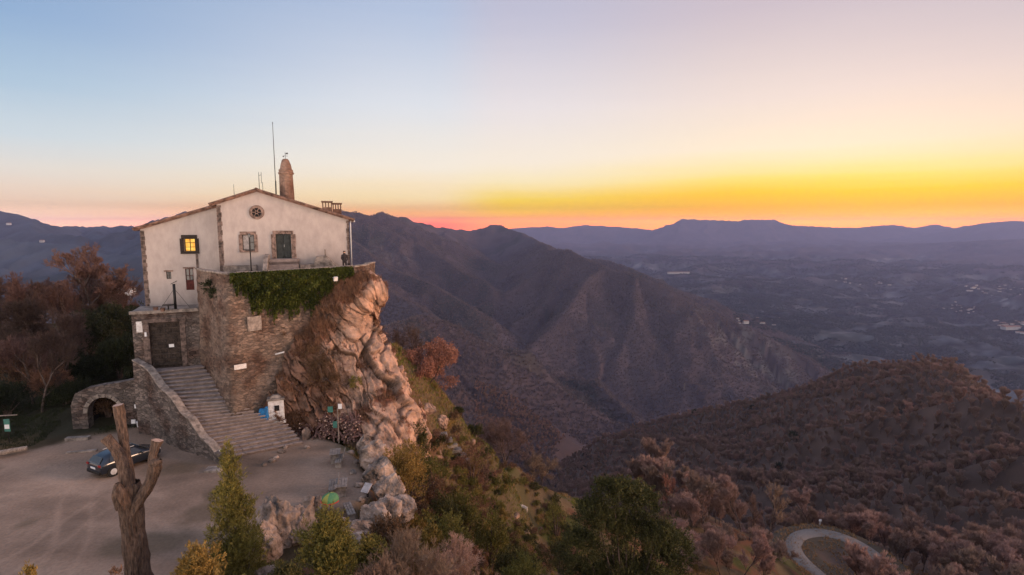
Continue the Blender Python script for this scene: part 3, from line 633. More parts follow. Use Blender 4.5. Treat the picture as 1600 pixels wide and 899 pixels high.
mb = MB(); mb.tube([(tx, tb, th_), (tx, tb, th_ + .62)], .018, 5); mb.tube([(tx - .2, tb, th_ + .28), (tx + .2, tb, th_ + .28)], .015, 5); mb.tube([(tx - .02, tb, th_ + .45), (tx + .2, tb, th_ + .48)], .03, 5); mb.box((tx + .16, tb, th_ + .5), (.14, .03, .13)); mb.box((tx - .16, tb, th_ + .22), (.1, .03, .08)); mb.build('weathervane', M['metal'], tower)
# chimney stack with arched vents
cb = 5.2; cx0, cz1 = fx(503, 314, cb); cx1 = fx(533, 318, cb)[0]; zt = cz1
mb = MB(); w = (cx1 - cx0)
def vent(mb, xa, xb, y, zt, lo):
    n = 3; mb.box(((xa + xb) / 2, y, (lo + zt - .62) / 2), (xb - xa, .8, zt - .62 - lo))
    for k in range(n + 1): mb.box((xa + .06 + (xb - xa - .12) * k / n, y, zt - .4), (.1, .8, .44))
    mb.box(((xa + xb) / 2, y, zt - .14), (xb - xa + .1, .9, .08)); mb.box(((xa + xb) / 2, y, zt - .06), (xb - xa + .16, .96, .06))
vent(mb, cx0, cx0 + w * .52, cb, zt, zRt - .2); vent(mb, cx0 + w * .54, cx1, cb + .3, zt - .16, zRt - .6)
mb.build('chimney', M['brickish'], hs)
# antennas (stand on the roof)
def mast(nm, px, ptop, pbot, back, r, label, cat, deco=None):
    s0, z0_ = fx(px, pbot, back); s1, z1_ = fx(px, ptop, back); base = A + fd * s0 + fi * back; base.z = TZ + z0_
    mb = MB(); hh = z1_ - z0_; mb.tube([(0, 0, -.3), (0, 0, hh * .5), (0, 0, hh)], [r, r, r * .6], 6)
    if deco: deco(mb, hh)
    o = mb.build(nm, M['metal']); o.location = base; tag(o, label, cat); return o
mast('antenna_mast', 431.5, 191, 306, 3.2, .035, 'tall thin whip antenna mast rising left of the belfry', 'antenna', lambda m, h: (m.tube([(0, 0, h * .02), (.02, 0, h * .2)], .06, 6), m.box((0, 0, h - .1), (.12, .05, .03))))
mast('antenna', 405.5, 269, 298, 2.5, .028, 'short forked television antenna over the gable peak', 'antenna', lambda m, h: (m.tube([(0, 0, h * .8), (.22, 0, h * .85), (.22, 0, h)], .02, 5), m.tube([(.3, 0, -.1), (.3, 0, h * .45)], .02, 5), m.tube([(.22, 0, h * .9), (.22, 0, h * .4)], .018, 5)))
mast('antenna', 366.5, 288, 314, 3.0, .022, 'single short rod antenna on the left roof slope', 'antenna')
# ================================================================== TERRACE AND WALLS
E_ = Vector((-25.25, 43.4)); C_ = Vector((-20.9, 39.3)); D_ = Vector((-13.5, 46.3)); PT = 12.92
def wall_line(mb, pts, z0s, z1s, th, side=1, m=0, batter=0.0, nseg=1, jit=.0):
    """thick wall along a plan polyline; z0s / z1s per point; th to the `side`"""
    for i in range(len(pts) - 1):
        a, b = Vector(pts[i]).to_2d() if len(pts[i]) > 2 else Vector(pts[i]), Vector(pts[i + 1]); d_ = (b - a).normalized(); nrm = Vector((-d_.y, d_.x)) * side * th
        o = Vector((-d_.y, d_.x)) * -side * batter
        v = [(a.x + o.x, a.y + o.y, z0s[i]), (b.x + o.x, b.y + o.y, z0s[i + 1]), (b.x, b.y, z1s[i + 1]), (a.x, a.y, z1s[i])]
        w_ = [(a.x + nrm.x, a.y + nrm.y, z0s[i]), (b.x + nrm.x, b.y + nrm.y, z0s[i + 1]), (b.x + nrm.x, b.y + nrm.y, z1s[i + 1]), (a.x + nrm.x, a.y + nrm.y, z1s[i])]
        mb.add(v + w_, [(0, 1, 2, 3), (7, 6, 5, 4), (0, 4, 5, 1), (3, 2, 6, 7), (0, 3, 7, 4), (1, 5, 6, 2)], m)
tr = empty('terrace', (C_.x, C_.y, 0), 0, 'high rubble masonry retaining wall and terrace in front of the sanctuary', 'terrace')
def loc(v, o): return (v[0] - o.location.x, v[1] - o.location.y, v[2] - o.location.z)
# displaced masonry face for a rough wall
def rough_wall(nm, path, z0, z1, parent, m, seed=1, amp=.06, step=.22, inward=.55, side=1):
    P = [Vector(p) for p in path]; pts = []
    for a, b in zip(P[:-1], P[1:]):
        n = max(1, int((b - a).length / step)); pts += [a.lerp(b, k / n) for k in range(n)]
    pts.append(P[-1]); nz = int((z1 - z0) / step) + 1; Vv = []; n = len(pts)
    for i, p in enumerate(pts):
        a = pts[max(i - 3, 0)]; b = pts[min(i + 3, n - 1)]; d_ = (b - a).normalized(); nr_ = Vector((d_.y, -d_.x)) * side
        for j in range(nz + 1):
            z = z0 + (z1 - z0) * j / nz; bt = (z1 - z) * .018; Vv.append((p.x + nr_.x * bt, p.y + nr_.y * bt, z, nr_.x, nr_.y))
    Vv = np.array(Vv); dd = fbm(Vv[:, 0] * 2.2, Vv[:, 1] * 2.2, Vv[:, 2] * 2.4, o=3, seed=seed) * amp + fbm(Vv[:, 0] * .5, Vv[:, 1] * .5, Vv[:, 2] * .5, o=2, seed=seed + 5) * amp * 2
    V_ = np.stack([Vv[:, 0] + Vv[:, 3] * dd, Vv[:, 1] + Vv[:, 4] * dd, Vv[:, 2]], -1)
    i = (np.arange(n - 1)[:, None] * (nz + 1) + np.arange(nz)[None]).ravel(); F = np.stack([i, i + nz + 1, i + nz + 2, i + 1], -1)
    if parent: V_ = V_ - np.array([parent.location])
    return mesh_np(nm, V_, F, m, parent, smooth=False)
cor = [C_ + (E_ - C_).normalized() * .6, C_ + (E_ - C_).normalized() * .2 + (D_ - C_).normalized() * .03, C_ + (D_ - C_).normalized() * .25 , C_ + (D_ - C_).normalized() * .8]
D2 = Vector((-12.9, 47.6)); D3 = Vector((-13.0, 51.5))
rough_wall('retaining_wall', [D_, D2, D3], 11.2, PT - .08, tr, M['masonry'], seed=82, amp=.06)
rough_wall('retaining_wall', [E_ + Vector((-.1, .1)), *cor, D_], -.6, PT - .08, tr, M['masonry'], seed=81, amp=.09)
mb = MB(); path = [E_ + Vector((-.1, .1)), *cor, D_, D2, D3]
inner = [p + ((Vector(A.xy) + Vector(fd.xy) * 5) - p).normalized() * .42 for p in path]
for i in range(len(path) - 1):
    a, b, c, d_ = path[i], path[i + 1], inner[i + 1], inner[i]
    n = max(1, int((b - a).length / .7))
    for k in range(n):
        q = [a.lerp(b, k / n), a.lerp(b, (k + .97) / n), d_.lerp(c, (k + .97) / n), d_.lerp(c, k / n)]; out = (a - d_).normalized() * .06; zz = PT + rnd.uniform(-.03, .03)
        mb.prism([loc((q[0].x + out.x, q[0].y + out.y, zz - .1), tr), loc((q[1].x + out.x, q[1].y + out.y, zz - .1), tr), loc((q[2].x, q[2].y, zz - .1), tr), loc((q[3].x, q[3].y, zz - .1), tr)], (0, 0, .12))
mb.build('coping', M['cap_stone'], tr, bevel=.015)
mb = MB()
for i in range(len(path) - 1): mb.prism([loc((*inner[i], TZ - .3), tr), loc((*inner[i + 1], TZ - .3), tr), loc((*inner[i + 1], PT - .1), tr), loc((*inner[i], PT - .1), tr)], tuple(((path[i] - inner[i]).normalized() * .12).to_3d()))
mb.build('parapet', M['masonry'], tr)
flo = [p for p in inner] + [Vector((A + fd * (sR + 1.0) + fi * 3).xy), Vector((A + fi * 3).xy), Vector((A + fd * -1.2 + fi * 1.2).xy)]
mb = MB(); mb.prism([loc((p.x, p.y, TZ - .3), tr) for p in flo], (0, 0, .3)); mb.build('floor', M['step'], tr)
# door landing and sloped side walls
def fl(s, y, z): p = A + fd * s + fi * y; return loc((p.x, p.y, TZ + z), tr)
mb = MB(); xa, xb = door1[0] - .5, door1[1] + .6; dz0 = door1[2]
for k in range(5): hgt = dz0 * (5 - k) / 5; mb.prism([fl(xa, -.02 - (1.0 if k == 0 else .66 + .34 * (k + .0)), 0.0), fl(xb, -.02 - (1.0 if k == 0 else .66 + .34 * k), 0.0), fl(xb, -.02, 0.0), fl(xa, -.02, 0.0)], (0, 0, hgt * (1 - .002 * k)))
mb.build('door_steps', M['step'], tr)
mb = MB(); mb.prism([fl(xa - .02, -.05, 0), fl(xa - .02, -2.4, 0), fl(xa - .02, -2.4, .35), fl(xa - .02, -1.2, dz0 + .25), fl(xa - .02, -.05, dz0 + .4)], tuple((-fd * .35)))
px_, pz_ = fx(502, 398); mb.prism([fl(xb + .1, -.06, 0), fl(sR - .9, -.06, 0), fl(sR - .9, -.06, .25), fl(px_ + .4, -.06, pz_ * .95), fl(px_ - .4, -.06, pz_ * .9), fl(xb + 1.2, -.06, .62), fl(xb + .1, -.06, .6)], tuple(-fi * 1.0))
mb.build('side_wall', M['cap_stone'], tr, bevel=.03)
mb = MB(); a = fl(px_ + .35, -.5, pz_ * .8); mb.tube([a, (a[0], a[1], a[2] + .75)], .07, 7); mb.build('bollard', M['cap_stone'], tr)
mb = MB(); xw0, xw1 = fx(350, 415)[0], fx(402, 415)[0]; mb.prism([fl(xw0, -.06, 0), fl(xw1, -.06, 0), fl(xw1, -.06, .62), fl(xw0, -.06, .62)], tuple(-fi * .4)); mb.build('stone_bench', M['cap_stone'], tr, bevel=.02)
# gate house
G0 = Vector((-29.5, 41.6)); gd = (E_ - G0).normalized(); gi = Vector((-gd.y, gd.x)); GZ0, GZ1 = 5.06, 9.62; GA = math.atan2(gd.y, gd.x)
gh = empty('gatehouse', (G0.x, G0.y, GZ0), GA, 'stone gateway with a tall dark wooden gate at the top of the stairs', 'gatehouse')
def gx_(px, py):
    d = Vector(ray(px, py)); n_ = Vector((gi.x, gi.y, 0)); o = Vector((0, 0, CAMZ)); P0 = Vector((G0.x, G0.y, 0)); k = (P0 - o).dot(n_) / d.dot(n_); p = o + d * k - P0
    return p.dot(Vector((gd.x, gd.y, 0))), p.z - GZ0
GL = (E_ - G0).length; ga, gb = gx_(235, 540)[0], gx_(283, 540)[0]; gt = gx_(250, 504)[1]; GH = GZ1 - GZ0
mb = MB(); wall_open(mb, 0, GL - .03, -5.4, lambda x: GH - .12, [(ga, gb, 0, gt)], 0, .7); mb.build('wall', M['masonry_dark'], gh)
mb = MB(); wall_open(mb, 0.0, .02, -5.4, lambda x: GH - .14, [], .7, 2.3); mb.prism([(0, .7, -5.4), (.4, .7, -5.4), (.4, 3, -5.4), (0, 3, -5.4)], (0, 0, GH + 5.26)); mb.build('side_wall', M['masonry_dark'], gh)
mb = MB(); mb.prism([(-.12, -.12, GH - .12), (GL - .04, -.12, GH - .12), (GL - .04, 3.6, GH - .12), (-.12, 3.6, GH - .12)], (0, 0, .14)); mb.prism([(-.12, -.12, GH + .022), (GL - .1, -.12, GH + .022), (GL - .1, .18, GH + .022), (-.12, .18, GH + .022)], (0, 0, .1)); mb.build('roof_terrace', M['cap_stone'], gh)
mb = MB(); mb.box((ga - .22, -.03, gt / 2), (.42, .06, gt)); mb.box((gb + .2, -.03, gt / 2), (.38, .06, gt)); mb.box(((ga + gb) / 2, -.04, gt + .16), (gb - ga + .9, .08, .3)); mb.build('door_surround', M['quoin'], gh, bevel=.015)
mb = MB(); w = (gb - ga)
for k in range(11): mb.box((ga + w * (k + .5) / 11, .34, gt / 2), (w / 11 - .012, .05, gt))
for z in np.arange(.25, gt, .42): mb.box(((ga + gb) / 2, .27, z), (w - .03, .07, .15))
gate = mb.build('gate', mat('gate_wood', (.060,.045,.038), var=.35, scale=3, bump=.5), gh); mb = MB(); mb.box(((ga + gb) / 2, .32, gt / 2), (.05, .08, gt - .02)); mb.build('latch_post', M['metal'], gate)
mb = MB(); sx, sz = gx_(267, 540); mb.box((sx, .25, sz), (.36, .02, .38)); mb.build('notice', M['paper'], gate)
mb = MB(); sx, sz = gx_(228.5, 522); mb.tube([(sx, -.16, sz - .16), (sx, -.16, sz + .16)], [.09, .07], 8); mb.box((sx, -.08, sz), (.05, .12, .05)); mb.build('lamp', M['paper'], gh)
mb = MB(); sx, sz = gx_(219, 511); mb.box((sx, -.02, sz), (.5, .05, .85)); mb.build('plaque', M['white'], gh); gh.children[-1]['label'] = 'pale rendered patch on the pillar'
# stair
LP = [onz(238, 580, 5.06), onz(284, 634, 3.1), onz(352, 718, 0)]; RP = [onz(316, 571, 5.06), onz(362, 629, 3.1), onz(408, 650, 2.0), onz(450, 664, 1.1), onz(474, 694, 0)]
def along(P, z):
    for a, b in zip(P[:-1], P[1:]):
        if a.z >= z >= b.z: t = (a.z - z) / (a.z - b.z); return a.lerp(b, t)
    return P[-1].copy() if z < P[-1].z else P[0].copy()
st = empty('staircase', (LP[2].x, LP[2].y, 0), 0, 'broad worn stone staircase climbing from the yard to the gate', 'staircase')
NS = 25
for i in range(NS):
    z = 5.06 * (1 - i / NS); z2 = 5.06 * (1 - (i + 1) / NS); l0, r0, l1, r1 = along(LP, z), along(RP, z), along(LP, z2), along(RP, z2)
    mb = MB(); nb = 5 if i < 12 else 8; back = ((l0 - l1).normalized() * .03); hr = 5.06 / NS
    rec = (l0 - l1).to_2d().normalized().to_3d() * .13
    mb.prism([loc((p.x, p.y, z - .7), st) for p in (l0 + back, r0 + back, r1 + rec, l1 + rec)], (0, 0, .7 - .10))
    for k in range(nb):
        j0 = k / nb; j1 = (k + 1) / nb - .006; h_ = rnd.uniform(-.02, .012); fwd = rnd.uniform(-.02, .05)
        q = [l0.lerp(r0, j0) + back, l0.lerp(r0, j1) + back, l1.lerp(r1, j1), l1.lerp(r1, j0)]; f_ = (q[3] - q[0]).to_2d().normalized() * fwd
        q[2] = q[2] + f_.to_3d(); q[3] = q[3] + f_.to_3d()
        mb.prism([loc((p.x, p.y, z - .098), st) for p in q], (0, 0, .098 + h_))
    mb.build('step', M['step'], st, bevel=.025)
mb = MB(); mb.prism([loc((*p.xy, 5.0), st) for p in (LP[0], RP[0], Vector((*(E_ + gi * .3), 5)), Vector((*(G0 + gd * .6 + gi * .3), 5)))], (0, 0, .05)); mb.build('landing', M['step'], st)
# stair side wall
def swl_(z): p = along(LP, z); d_ = (LP[2] - LP[0]).to_2d().normalized(); n_ = Vector((d_.y, -d_.x)); return p.to_2d() + n_ * .25
sw_top = []
for k in range(26):
    z = 5.06 * (1 - k / 25); p = swl_(z); sw_top.append((p.x, p.y, z + .42 + .12 * math.sin(k * .9)))
p0 = Vector(G0) + gi * -.05; sw_top.insert(0, (p0.x + .1, p0.y, 5.95))
V_, F_ = [], []; nz = 16
for i, (x, y, z) in enumerate(sw_top):
    a = sw_top[max(i - 1, 0)]; b = sw_top[min(i + 1, len(sw_top) - 1)]; d_ = Vector((b[0] - a[0], b[1] - a[1])).normalized(); n_ = Vector((d_.y, -d_.x))
    for j in range(nz + 1): zz = -.4 + (z + .4) * j / nz; V_.append((x + n_.x * .3, y + n_.y * .3, zz, n_.x, n_.y))
V_ = np.array(V_); dd = fbm(V_[:, 0] * 2, V_[:, 1] * 2, V_[:, 2] * 2, o=3, seed=91) * .09; V2 = np.stack([V_[:, 0] + V_[:, 3] * dd - st.location.x * 0, V_[:, 1] + V_[:, 4] * dd, V_[:, 2]], -1)
i = (np.arange(len(sw_top) - 1)[:, None] * (nz + 1) + np.arange(nz)[None]).ravel(); 
sw = mesh_np('stair_wall', V2, np.stack([i, i + nz + 1, i + nz + 2, i + 1], -1), M['masonry_dark']); tag(sw, 'sloping grey stone wall along the outer side of the staircase', 'wall')
mb = MB()
for a, b in zip(sw_top[:-1], sw_top[1:]):
    d_ = Vector((b[0] - a[0], b[1] - a[1])).normalized(); n_ = Vector((d_.y, -d_.x)); o0 = n_ * .36; o1 = -n_ * .2
    z0_ = -.25 if a[2] > 3 else 0
    mb.prism([(a[0] + o0.x, a[1] + o0.y, a[2] - .02), (b[0] + o0.x, b[1] + o0.y, b[2] - .02), (b[0] + o1.x, b[1] + o1.y, b[2] - .02), (a[0] + o1.x, a[1] + o1.y, a[2] - .02)], (0, 0, .09 + rnd.uniform(0, .03)))
    mb.prism([(a[0] + o1.x * .9, a[1] + o1.y * .9, a[2] - 1.0), (b[0] + o1.x * .9, b[1] + o1.y * .9, b[2] - 1.0), (b[0] + o1.x * .9, b[1] + o1.y * .9, b[2] - .03), (a[0] + o1.x * .9, a[1] + o1.y * .9, a[2] - .03)], tuple((n_ * .1).to_3d()))
mb.build('coping', M['cap_stone'], sw, bevel=.02)
a = sw_top[-1]; mb = MB(); mb.box((a[0] + .15, a[1] - .1, .2), (.9, .75, 1.0), rz=-.6); mb.build('end_block', M['masonry_dark'], sw)
# ================================================================== ROCK
cols = [
 [(400,432,43.6),(395,500,43.0),(390,560,42.2),(385,605,41.4),(380,622,40.6),(376,640,39.6)],
 [(450,430,45.2),(440,500,43.8),(425,545,42.4),(412,590,41.6),(402,620,40.6),(398,645,39.9)],
 [(500,430,46.5),(490,490,44.6),(475,530,43.0),(458,575,41.8),(448,612,41.0),(446,645,40.6)],
 [(530,436,45.6),(525,470,44.5),(515,520,43.6),(502,572,42.4),(498,615,41.7),(496,652,41.3)],
 [(548,428,46.9),(562,455,44.9),(550,500,44.6),(545,560,43.2),(547,615,42.0),(549,672,41.0)],
 [(552,428,47.4),(580,450,46.2),(564,490,46.4),(577,540,45),(590,600,43),(603,705,39.6)],
 [(555,428,48.2),(586,457,47.4),(569,500,47.8),(592,540,47),(625,592,45.6),(650,690,42.5)],
 [(550,428,50),(582,462,50),(566,505,50),(590,548,49.5),(622,590,49),(664,665,47)],
 [(535,428,58),(555,460,58),(550,500,58),(570,545,58),(600,585,57),(650,650,56)]]
G = np.array([[tuple(at(*p)) for p in c] + [tuple(at(*c[-1]) + Vector((0, 0, -4.5)))] for c in cols])
def cr(P, t):
    n = len(P); i = np.clip(np.floor(t).astype(int), 0, n - 2); f = (t - i)[:, None, None]
    p0, p1, p2, p3 = P[np.maximum(i - 1, 0)], P[i], P[i + 1], P[np.minimum(i + 2, n - 1)]
    return .5 * (2 * p1 + (p2 - p0) * f + (2 * p0 - 5 * p1 + 4 * p2 - p3) * f ** 2 + (3 * p1 - 3 * p2 + p3 - p0) * f ** 3)
nu, nv_ = 420, 330
g1 = cr(G, np.linspace(0, len(G) - 1, nu)); g2 = cr(g1.transpose(1, 0, 2), np.linspace(0, 6, nv_)).transpose(1, 0, 2)
du = np.gradient(g2, axis=0); dv = np.gradient(g2, axis=1); nrm = np.cross(du, dv); nrm /= np.linalg.norm(nrm, axis=2, keepdims=True) + 1e-9
if (nrm * (g2 - np.array([0, 0, CAMZ]))).sum() > 0: nrm = -nrm
x, y, z = g2[..., 0], g2[..., 1], g2[..., 2]
ui = np.linspace(0, len(G) - 1, nu)[:, None] + 0 * x; vi = np.linspace(0, 6, nv_)[None] + 0 * x
# fractured blocks: angular cells, each with its own height and tilt, drawn out down the dip
def blocks(a_, b_, seed):
    ia, ib = np.floor(a_).astype(np.int64), np.floor(b_).astype(np.int64); f1 = np.full(a_.shape, 9.); f2 = np.full(a_.shape, 9.); hh = np.zeros(a_.shape)
    for da in (-1, 0, 1):
        for db in (-1, 0, 1):
            ca, cb = ia + da, ib + db; z0_ = np.zeros_like(ca); r1, r2_, r3, r4, r5 = [_h(ca, cb, z0_ + k, seed) for k in range(5)]
            oa, ob = a_ - (ca + .1 + .8 * r1), b_ - (cb + .1 + .8 * r2_); d = np.hypot(oa, ob); hv_ = (r3 - .5) + oa * (r4 - .5) * 1.8 + ob * (r5 - .5) * 1.2
            n_ = d < f1; f2 = np.where(n_, f1, np.minimum(f2, d)); hh = np.where(n_, hv_, hh); f1 = np.where(n_, d, f1)
    return hh, np.clip((f2 - f1) * 15, 0, 1)
q = (x * .80 + z * .42 + y * .25); p = (x * -.35 + z * .8)
wq = q + fbm(x / 2.2, y / 2.2, z / 2.2, o=4, seed=101) * .55; wp = p + fbm(x / 2, y / 2, z / 2, o=3, seed=102) * .6
b1, c1 = blocks(wq / 1.25, wp / 4.6, 103); b2, c2 = blocks(wq / .52, wp / 2.0, 104); b3, c3 = blocks(wq / .2, wp / .6, 110)
big = fbm(x / 3.2, y / 3.2, z / 3.2, o=4, seed=105)
fine = ridged(x / .8, y / .8, z / .8, o=5, seed=107) - .4
crk = c1 * (.5 + .5 * c2) * (.8 + .2 * c3)
disp = big * .35 + b1 * .8 + b2 * .42 + b3 * .17 - (1 - c1) * .25 - (1 - c2) * .14 + fine * .10 + ridged(x * 3.1, y * 3.1, z * 3.1, o=3, seed=112) * .05
disp = disp * sstep(.9, 2.0, ui) - 1.5 * (1 - sstep(.3, 1.7, ui)) - .35 * (1 - sstep(2.3, 2.9, ui)) * sstep(3.2, 4.2, vi)
disp = disp * (1 - .6 * sstep(3, 4, ui) * (1 - sstep(.6, 1.6, vi))) + .45 * sstep(3.6, 4.6, ui) * (1 - sstep(1.8, 3.0, vi)) * sstep(.0, .6, vi) + .3 * sstep(4.6, 5.4, ui)
g3 = g2 + nrm * (disp + .1)[..., None]; g3[..., 2] = np.minimum(g3[..., 2], 12.45)
i = (np.arange(nu - 1)[:, None] * nv_ + np.arange(nv_ - 1)[None]).ravel()
F = np.stack([i, i + nv_, i + nv_ + 1, i + 1], -1)
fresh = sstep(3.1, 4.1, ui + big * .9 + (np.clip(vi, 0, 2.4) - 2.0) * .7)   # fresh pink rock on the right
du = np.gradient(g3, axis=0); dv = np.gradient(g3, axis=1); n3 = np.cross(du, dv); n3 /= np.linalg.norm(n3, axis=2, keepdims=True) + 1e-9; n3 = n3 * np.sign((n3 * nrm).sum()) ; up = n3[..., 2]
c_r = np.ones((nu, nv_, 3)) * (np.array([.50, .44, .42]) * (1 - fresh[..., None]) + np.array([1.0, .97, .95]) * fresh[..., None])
veg = sstep(.08, .38, fbm(x / 1.7, y / 1.7, z / 1.3, o=4, seed=108) + (1 - fresh) * .28 - .22 + np.clip(up, 0, 1) * .35)
c_r = c_r * (1 - veg[..., None] * .85) + np.array([.32, .15, .10]) * veg[..., None] * .85
c_r *= (1 - .6 * (1 - crk[..., None]))
lich = sstep(.2, .45, fbm(x / .9, y / .9, z / .5, o=3, seed=109)); c_r = c_r * (1 - lich[..., None] * .35) + np.array([.45, .46, .44]) * lich[..., None] * .35
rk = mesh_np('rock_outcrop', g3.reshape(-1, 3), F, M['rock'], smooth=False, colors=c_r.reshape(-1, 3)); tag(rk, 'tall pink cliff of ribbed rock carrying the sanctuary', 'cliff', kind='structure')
ROCKG, ROCKN, ROCKVEG = g3, n3, veg
# loose boulders
def boulder_np(c, rad, rz, seed, n=48, amp=.22, sq=1.0):
    u = np.linspace(0, 2 * np.pi, n * 2, endpoint=False); v = np.linspace(-.5 * np.pi, .5 * np.pi, n); U, V = np.meshgrid(u, v, indexing='ij')
    d = np.stack([np.cos(V) * np.cos(U), np.cos(V) * np.sin(U), np.sin(V)], -1)
    s = seed * 7.3; r = 1 + amp * fbm(d[..., 0] * 1.5 + s, d[..., 1] * 1.5, d[..., 2] * 1.5, o=4, seed=seed) * .9
    rs = np.random.RandomState(seed); pl = rs.normal(size=(26, 3)); pl /= np.linalg.norm(pl, axis=1, keepdims=True); of = rs.uniform(.68, .95, 26)
    for a_, o_ in zip(pl, of): r = np.minimum(r, o_ / np.maximum((d * a_).sum(-1), .05) * (1 + .03 * vn(d[..., 0] * 4, d[..., 1] * 4, d[..., 2] * 4, seed=seed)))
    wz = d[..., 2] * 2.5 + d[..., 0] * 1.8 + fbm(d[..., 0] * 2, d[..., 1] * 2, d[..., 2] * 2, o=2, seed=seed + 5)
    r = r * (1 + .13 * (ridged(d[..., 0] * 2.4 + s, d[..., 1] * 2.4, d[..., 2] * 2.4, o=4, seed=seed + 3, g=.5) - .5) + .10 * (ridged(wz * 1.6, d[..., 1] * 1.2, o=4, seed=seed + 6) - .5)) * 1.12
    d2 = np.sign(d) * np.abs(d) ** sq; p = d2 * r[..., None] * np.array(rad); ca, sa = math.cos(rz), math.sin(rz)
    p = np.stack([p[..., 0] * ca - p[..., 1] * sa, p[..., 0] * sa + p[..., 1] * ca, p[..., 2]], -1) + np.array(c)
    i, j = np.meshgrid(np.arange(n * 2), np.arange(n - 1), indexing='ij'); i2 = (i + 1) % (n * 2)
    F = np.stack([i * n + j, i2 * n + j, i2 * n + j + 1, i * n + j + 1], -1).reshape(-1, 4)
    colr = .8 + .9 * fbm(p[..., 0] * 1.6, p[..., 1] * 1.6, p[..., 2] * 1.6, o=5, seed=seed + 9)
    return p.reshape(-1, 3), F, np.repeat(colr.reshape(-1, 1), 3, 1)
def boulders(nm, lobes, m, label, seed, cat='rock', group=None):
    Vs, Fs, Cs = [], [], []; b = 0
    for k, (c, rad, rz) in enumerate(lobes):
        v, f, cc = boulder_np(c, rad, rz, seed + k * 13, n=(96 if max(rad) > .7 else 34)); Vs.append(v); Fs.append(f + b); Cs.append(cc); b += len(v)
    o = mesh_np(nm, np.concatenate(Vs), np.concatenate(Fs), m, smooth=False, colors=np.concatenate(Cs)); return tag(o, label, cat, group)
def oz3(px, py, z=0, dz=0): v = onz(px, py, z); return (v.x, v.y, z + dz)
boulders('rock_ridge', [(oz3(570, 700, 0, .2), (.6, .9, .8), .3), (oz3(582, 722, 0, .3), (.75, 1.2, 1.1), -.3), (oz3(594, 748, 0, .25), (.8, 1.3, 1.15), -.5), (oz3(610, 770, 0, .1), (.95, 1.1, 1.0), -.8), (oz3(628, 792, -.4, .0), (1.1, .75, .8), -.6), (oz3(586, 815, 0, .1), (1.15, .85, 1.1), -.5), (oz3(566, 828, 0, .0), (.9, .6, .65), 0), (oz3(605, 800, 0, .1), (.9, .9, .9), -.5)], M['rock_grey'], 'long rugged rock ridge bordering the benches on their right', 201)
boulders('boulder', [(oz3(432, 842, 0, .6), (1.25, 1.1, 1.75), .2), (oz3(463, 836, 0, .2), (1.0, .9, 1.45), 0), (oz3(415, 868, 0, .3), (.9, .8, 1.4), .5)], M['rock_grey'], 'biggest grey boulder, behind the small round evergreen shrub', 231)
boulders('boulder', [(oz3(483, 792, 0, .25), (.42, .4, .55), .2)], M['rock_grey'], 'small rounded stone left of the green and yellow dome', 251)
boulders('boulder', [(oz3(498, 790, 0, .2), (.3, .32, .5), .9), (oz3(505, 800, 0, .1), (.3, .3, .4), .9)], M['rock_grey'], 'narrow upright stone touching the green and yellow dome', 253)
boulders('boulder', [(oz3(534, 830, 0, .1), (.9, .55, .55), -.5), (oz3(560, 846, 0, .0), (.9, .6, .5), -.2)], M['rock_grey'], 'low pinkish boulder in front of the green and yellow dome', 257)
boulders('boulder', [(oz3(416, 905, .6, .0), (.9, .6, .45), -.1)], M['rock_grey'], 'flat grey boulder at the bottom edge of the view', 261)
# ================================================================== SMALL THINGS ON THE SITE
def place_mb(mb, nm, m, loc_, label=None, cat=None, group=None, rz=0, smooth=False, bevel=0):
    o = mb.build(nm, m, smooth=smooth, bevel=bevel); o.location = loc_; o.rotation_euler = (0, 0, rz); return tag(o, label, cat, group)
def copy_thing(o, loc_, rz=None, scale=None, label=None):
    c = o.copy(); C.objects.link(c); c.location = loc_
    if rz is not None: c.rotation_euler = (0, 0, rz)
    if scale is not None: c.scale = scale if hasattr(scale, '__len__') else (scale,) * 3
    if label: c['label'] = label
    for ch in o.children:
        d = ch.copy(); C.objects.link(d); d.parent = c
        for g in ch.children: e_ = g.copy(); C.objects.link(e_); e_.parent = d
    return c
# lamp post before the window
b = at(392.7, 423, 43.3); b.z = TZ
t = empty('lamp_post', b, FR, 'slim dark lamp post in front of the shuttered window', 'lamp post')
zt = at(392.7, 369, 43.3).z - TZ; mb = MB(); mb.tube([(0, 0, 0), (0, 0, .3), (0, 0, zt)], [.07, .05, .04], 8); mb.build('pole', M['metal'], t)
zc = at(392.7, 392, 43.3).z - TZ; mb = MB(); mb.tube([(-.35, 0, zc), (.35, 0, zc)], .025, 6); mb.build('cross_bar', M['metal'], t); mb = MB(); mb.tube([(0, 0, zt - .07), (.3, 0, zt + .02)], .02, 6); mb.build('arm', M['metal'], t)
mb = MB(); mb.tube([(0, 0, zt - .1), (0, 0, zt + .12), (0, 0, zt + .2)], [.09, .11, .02], 8); mb.build('lantern', M['glass'], t)
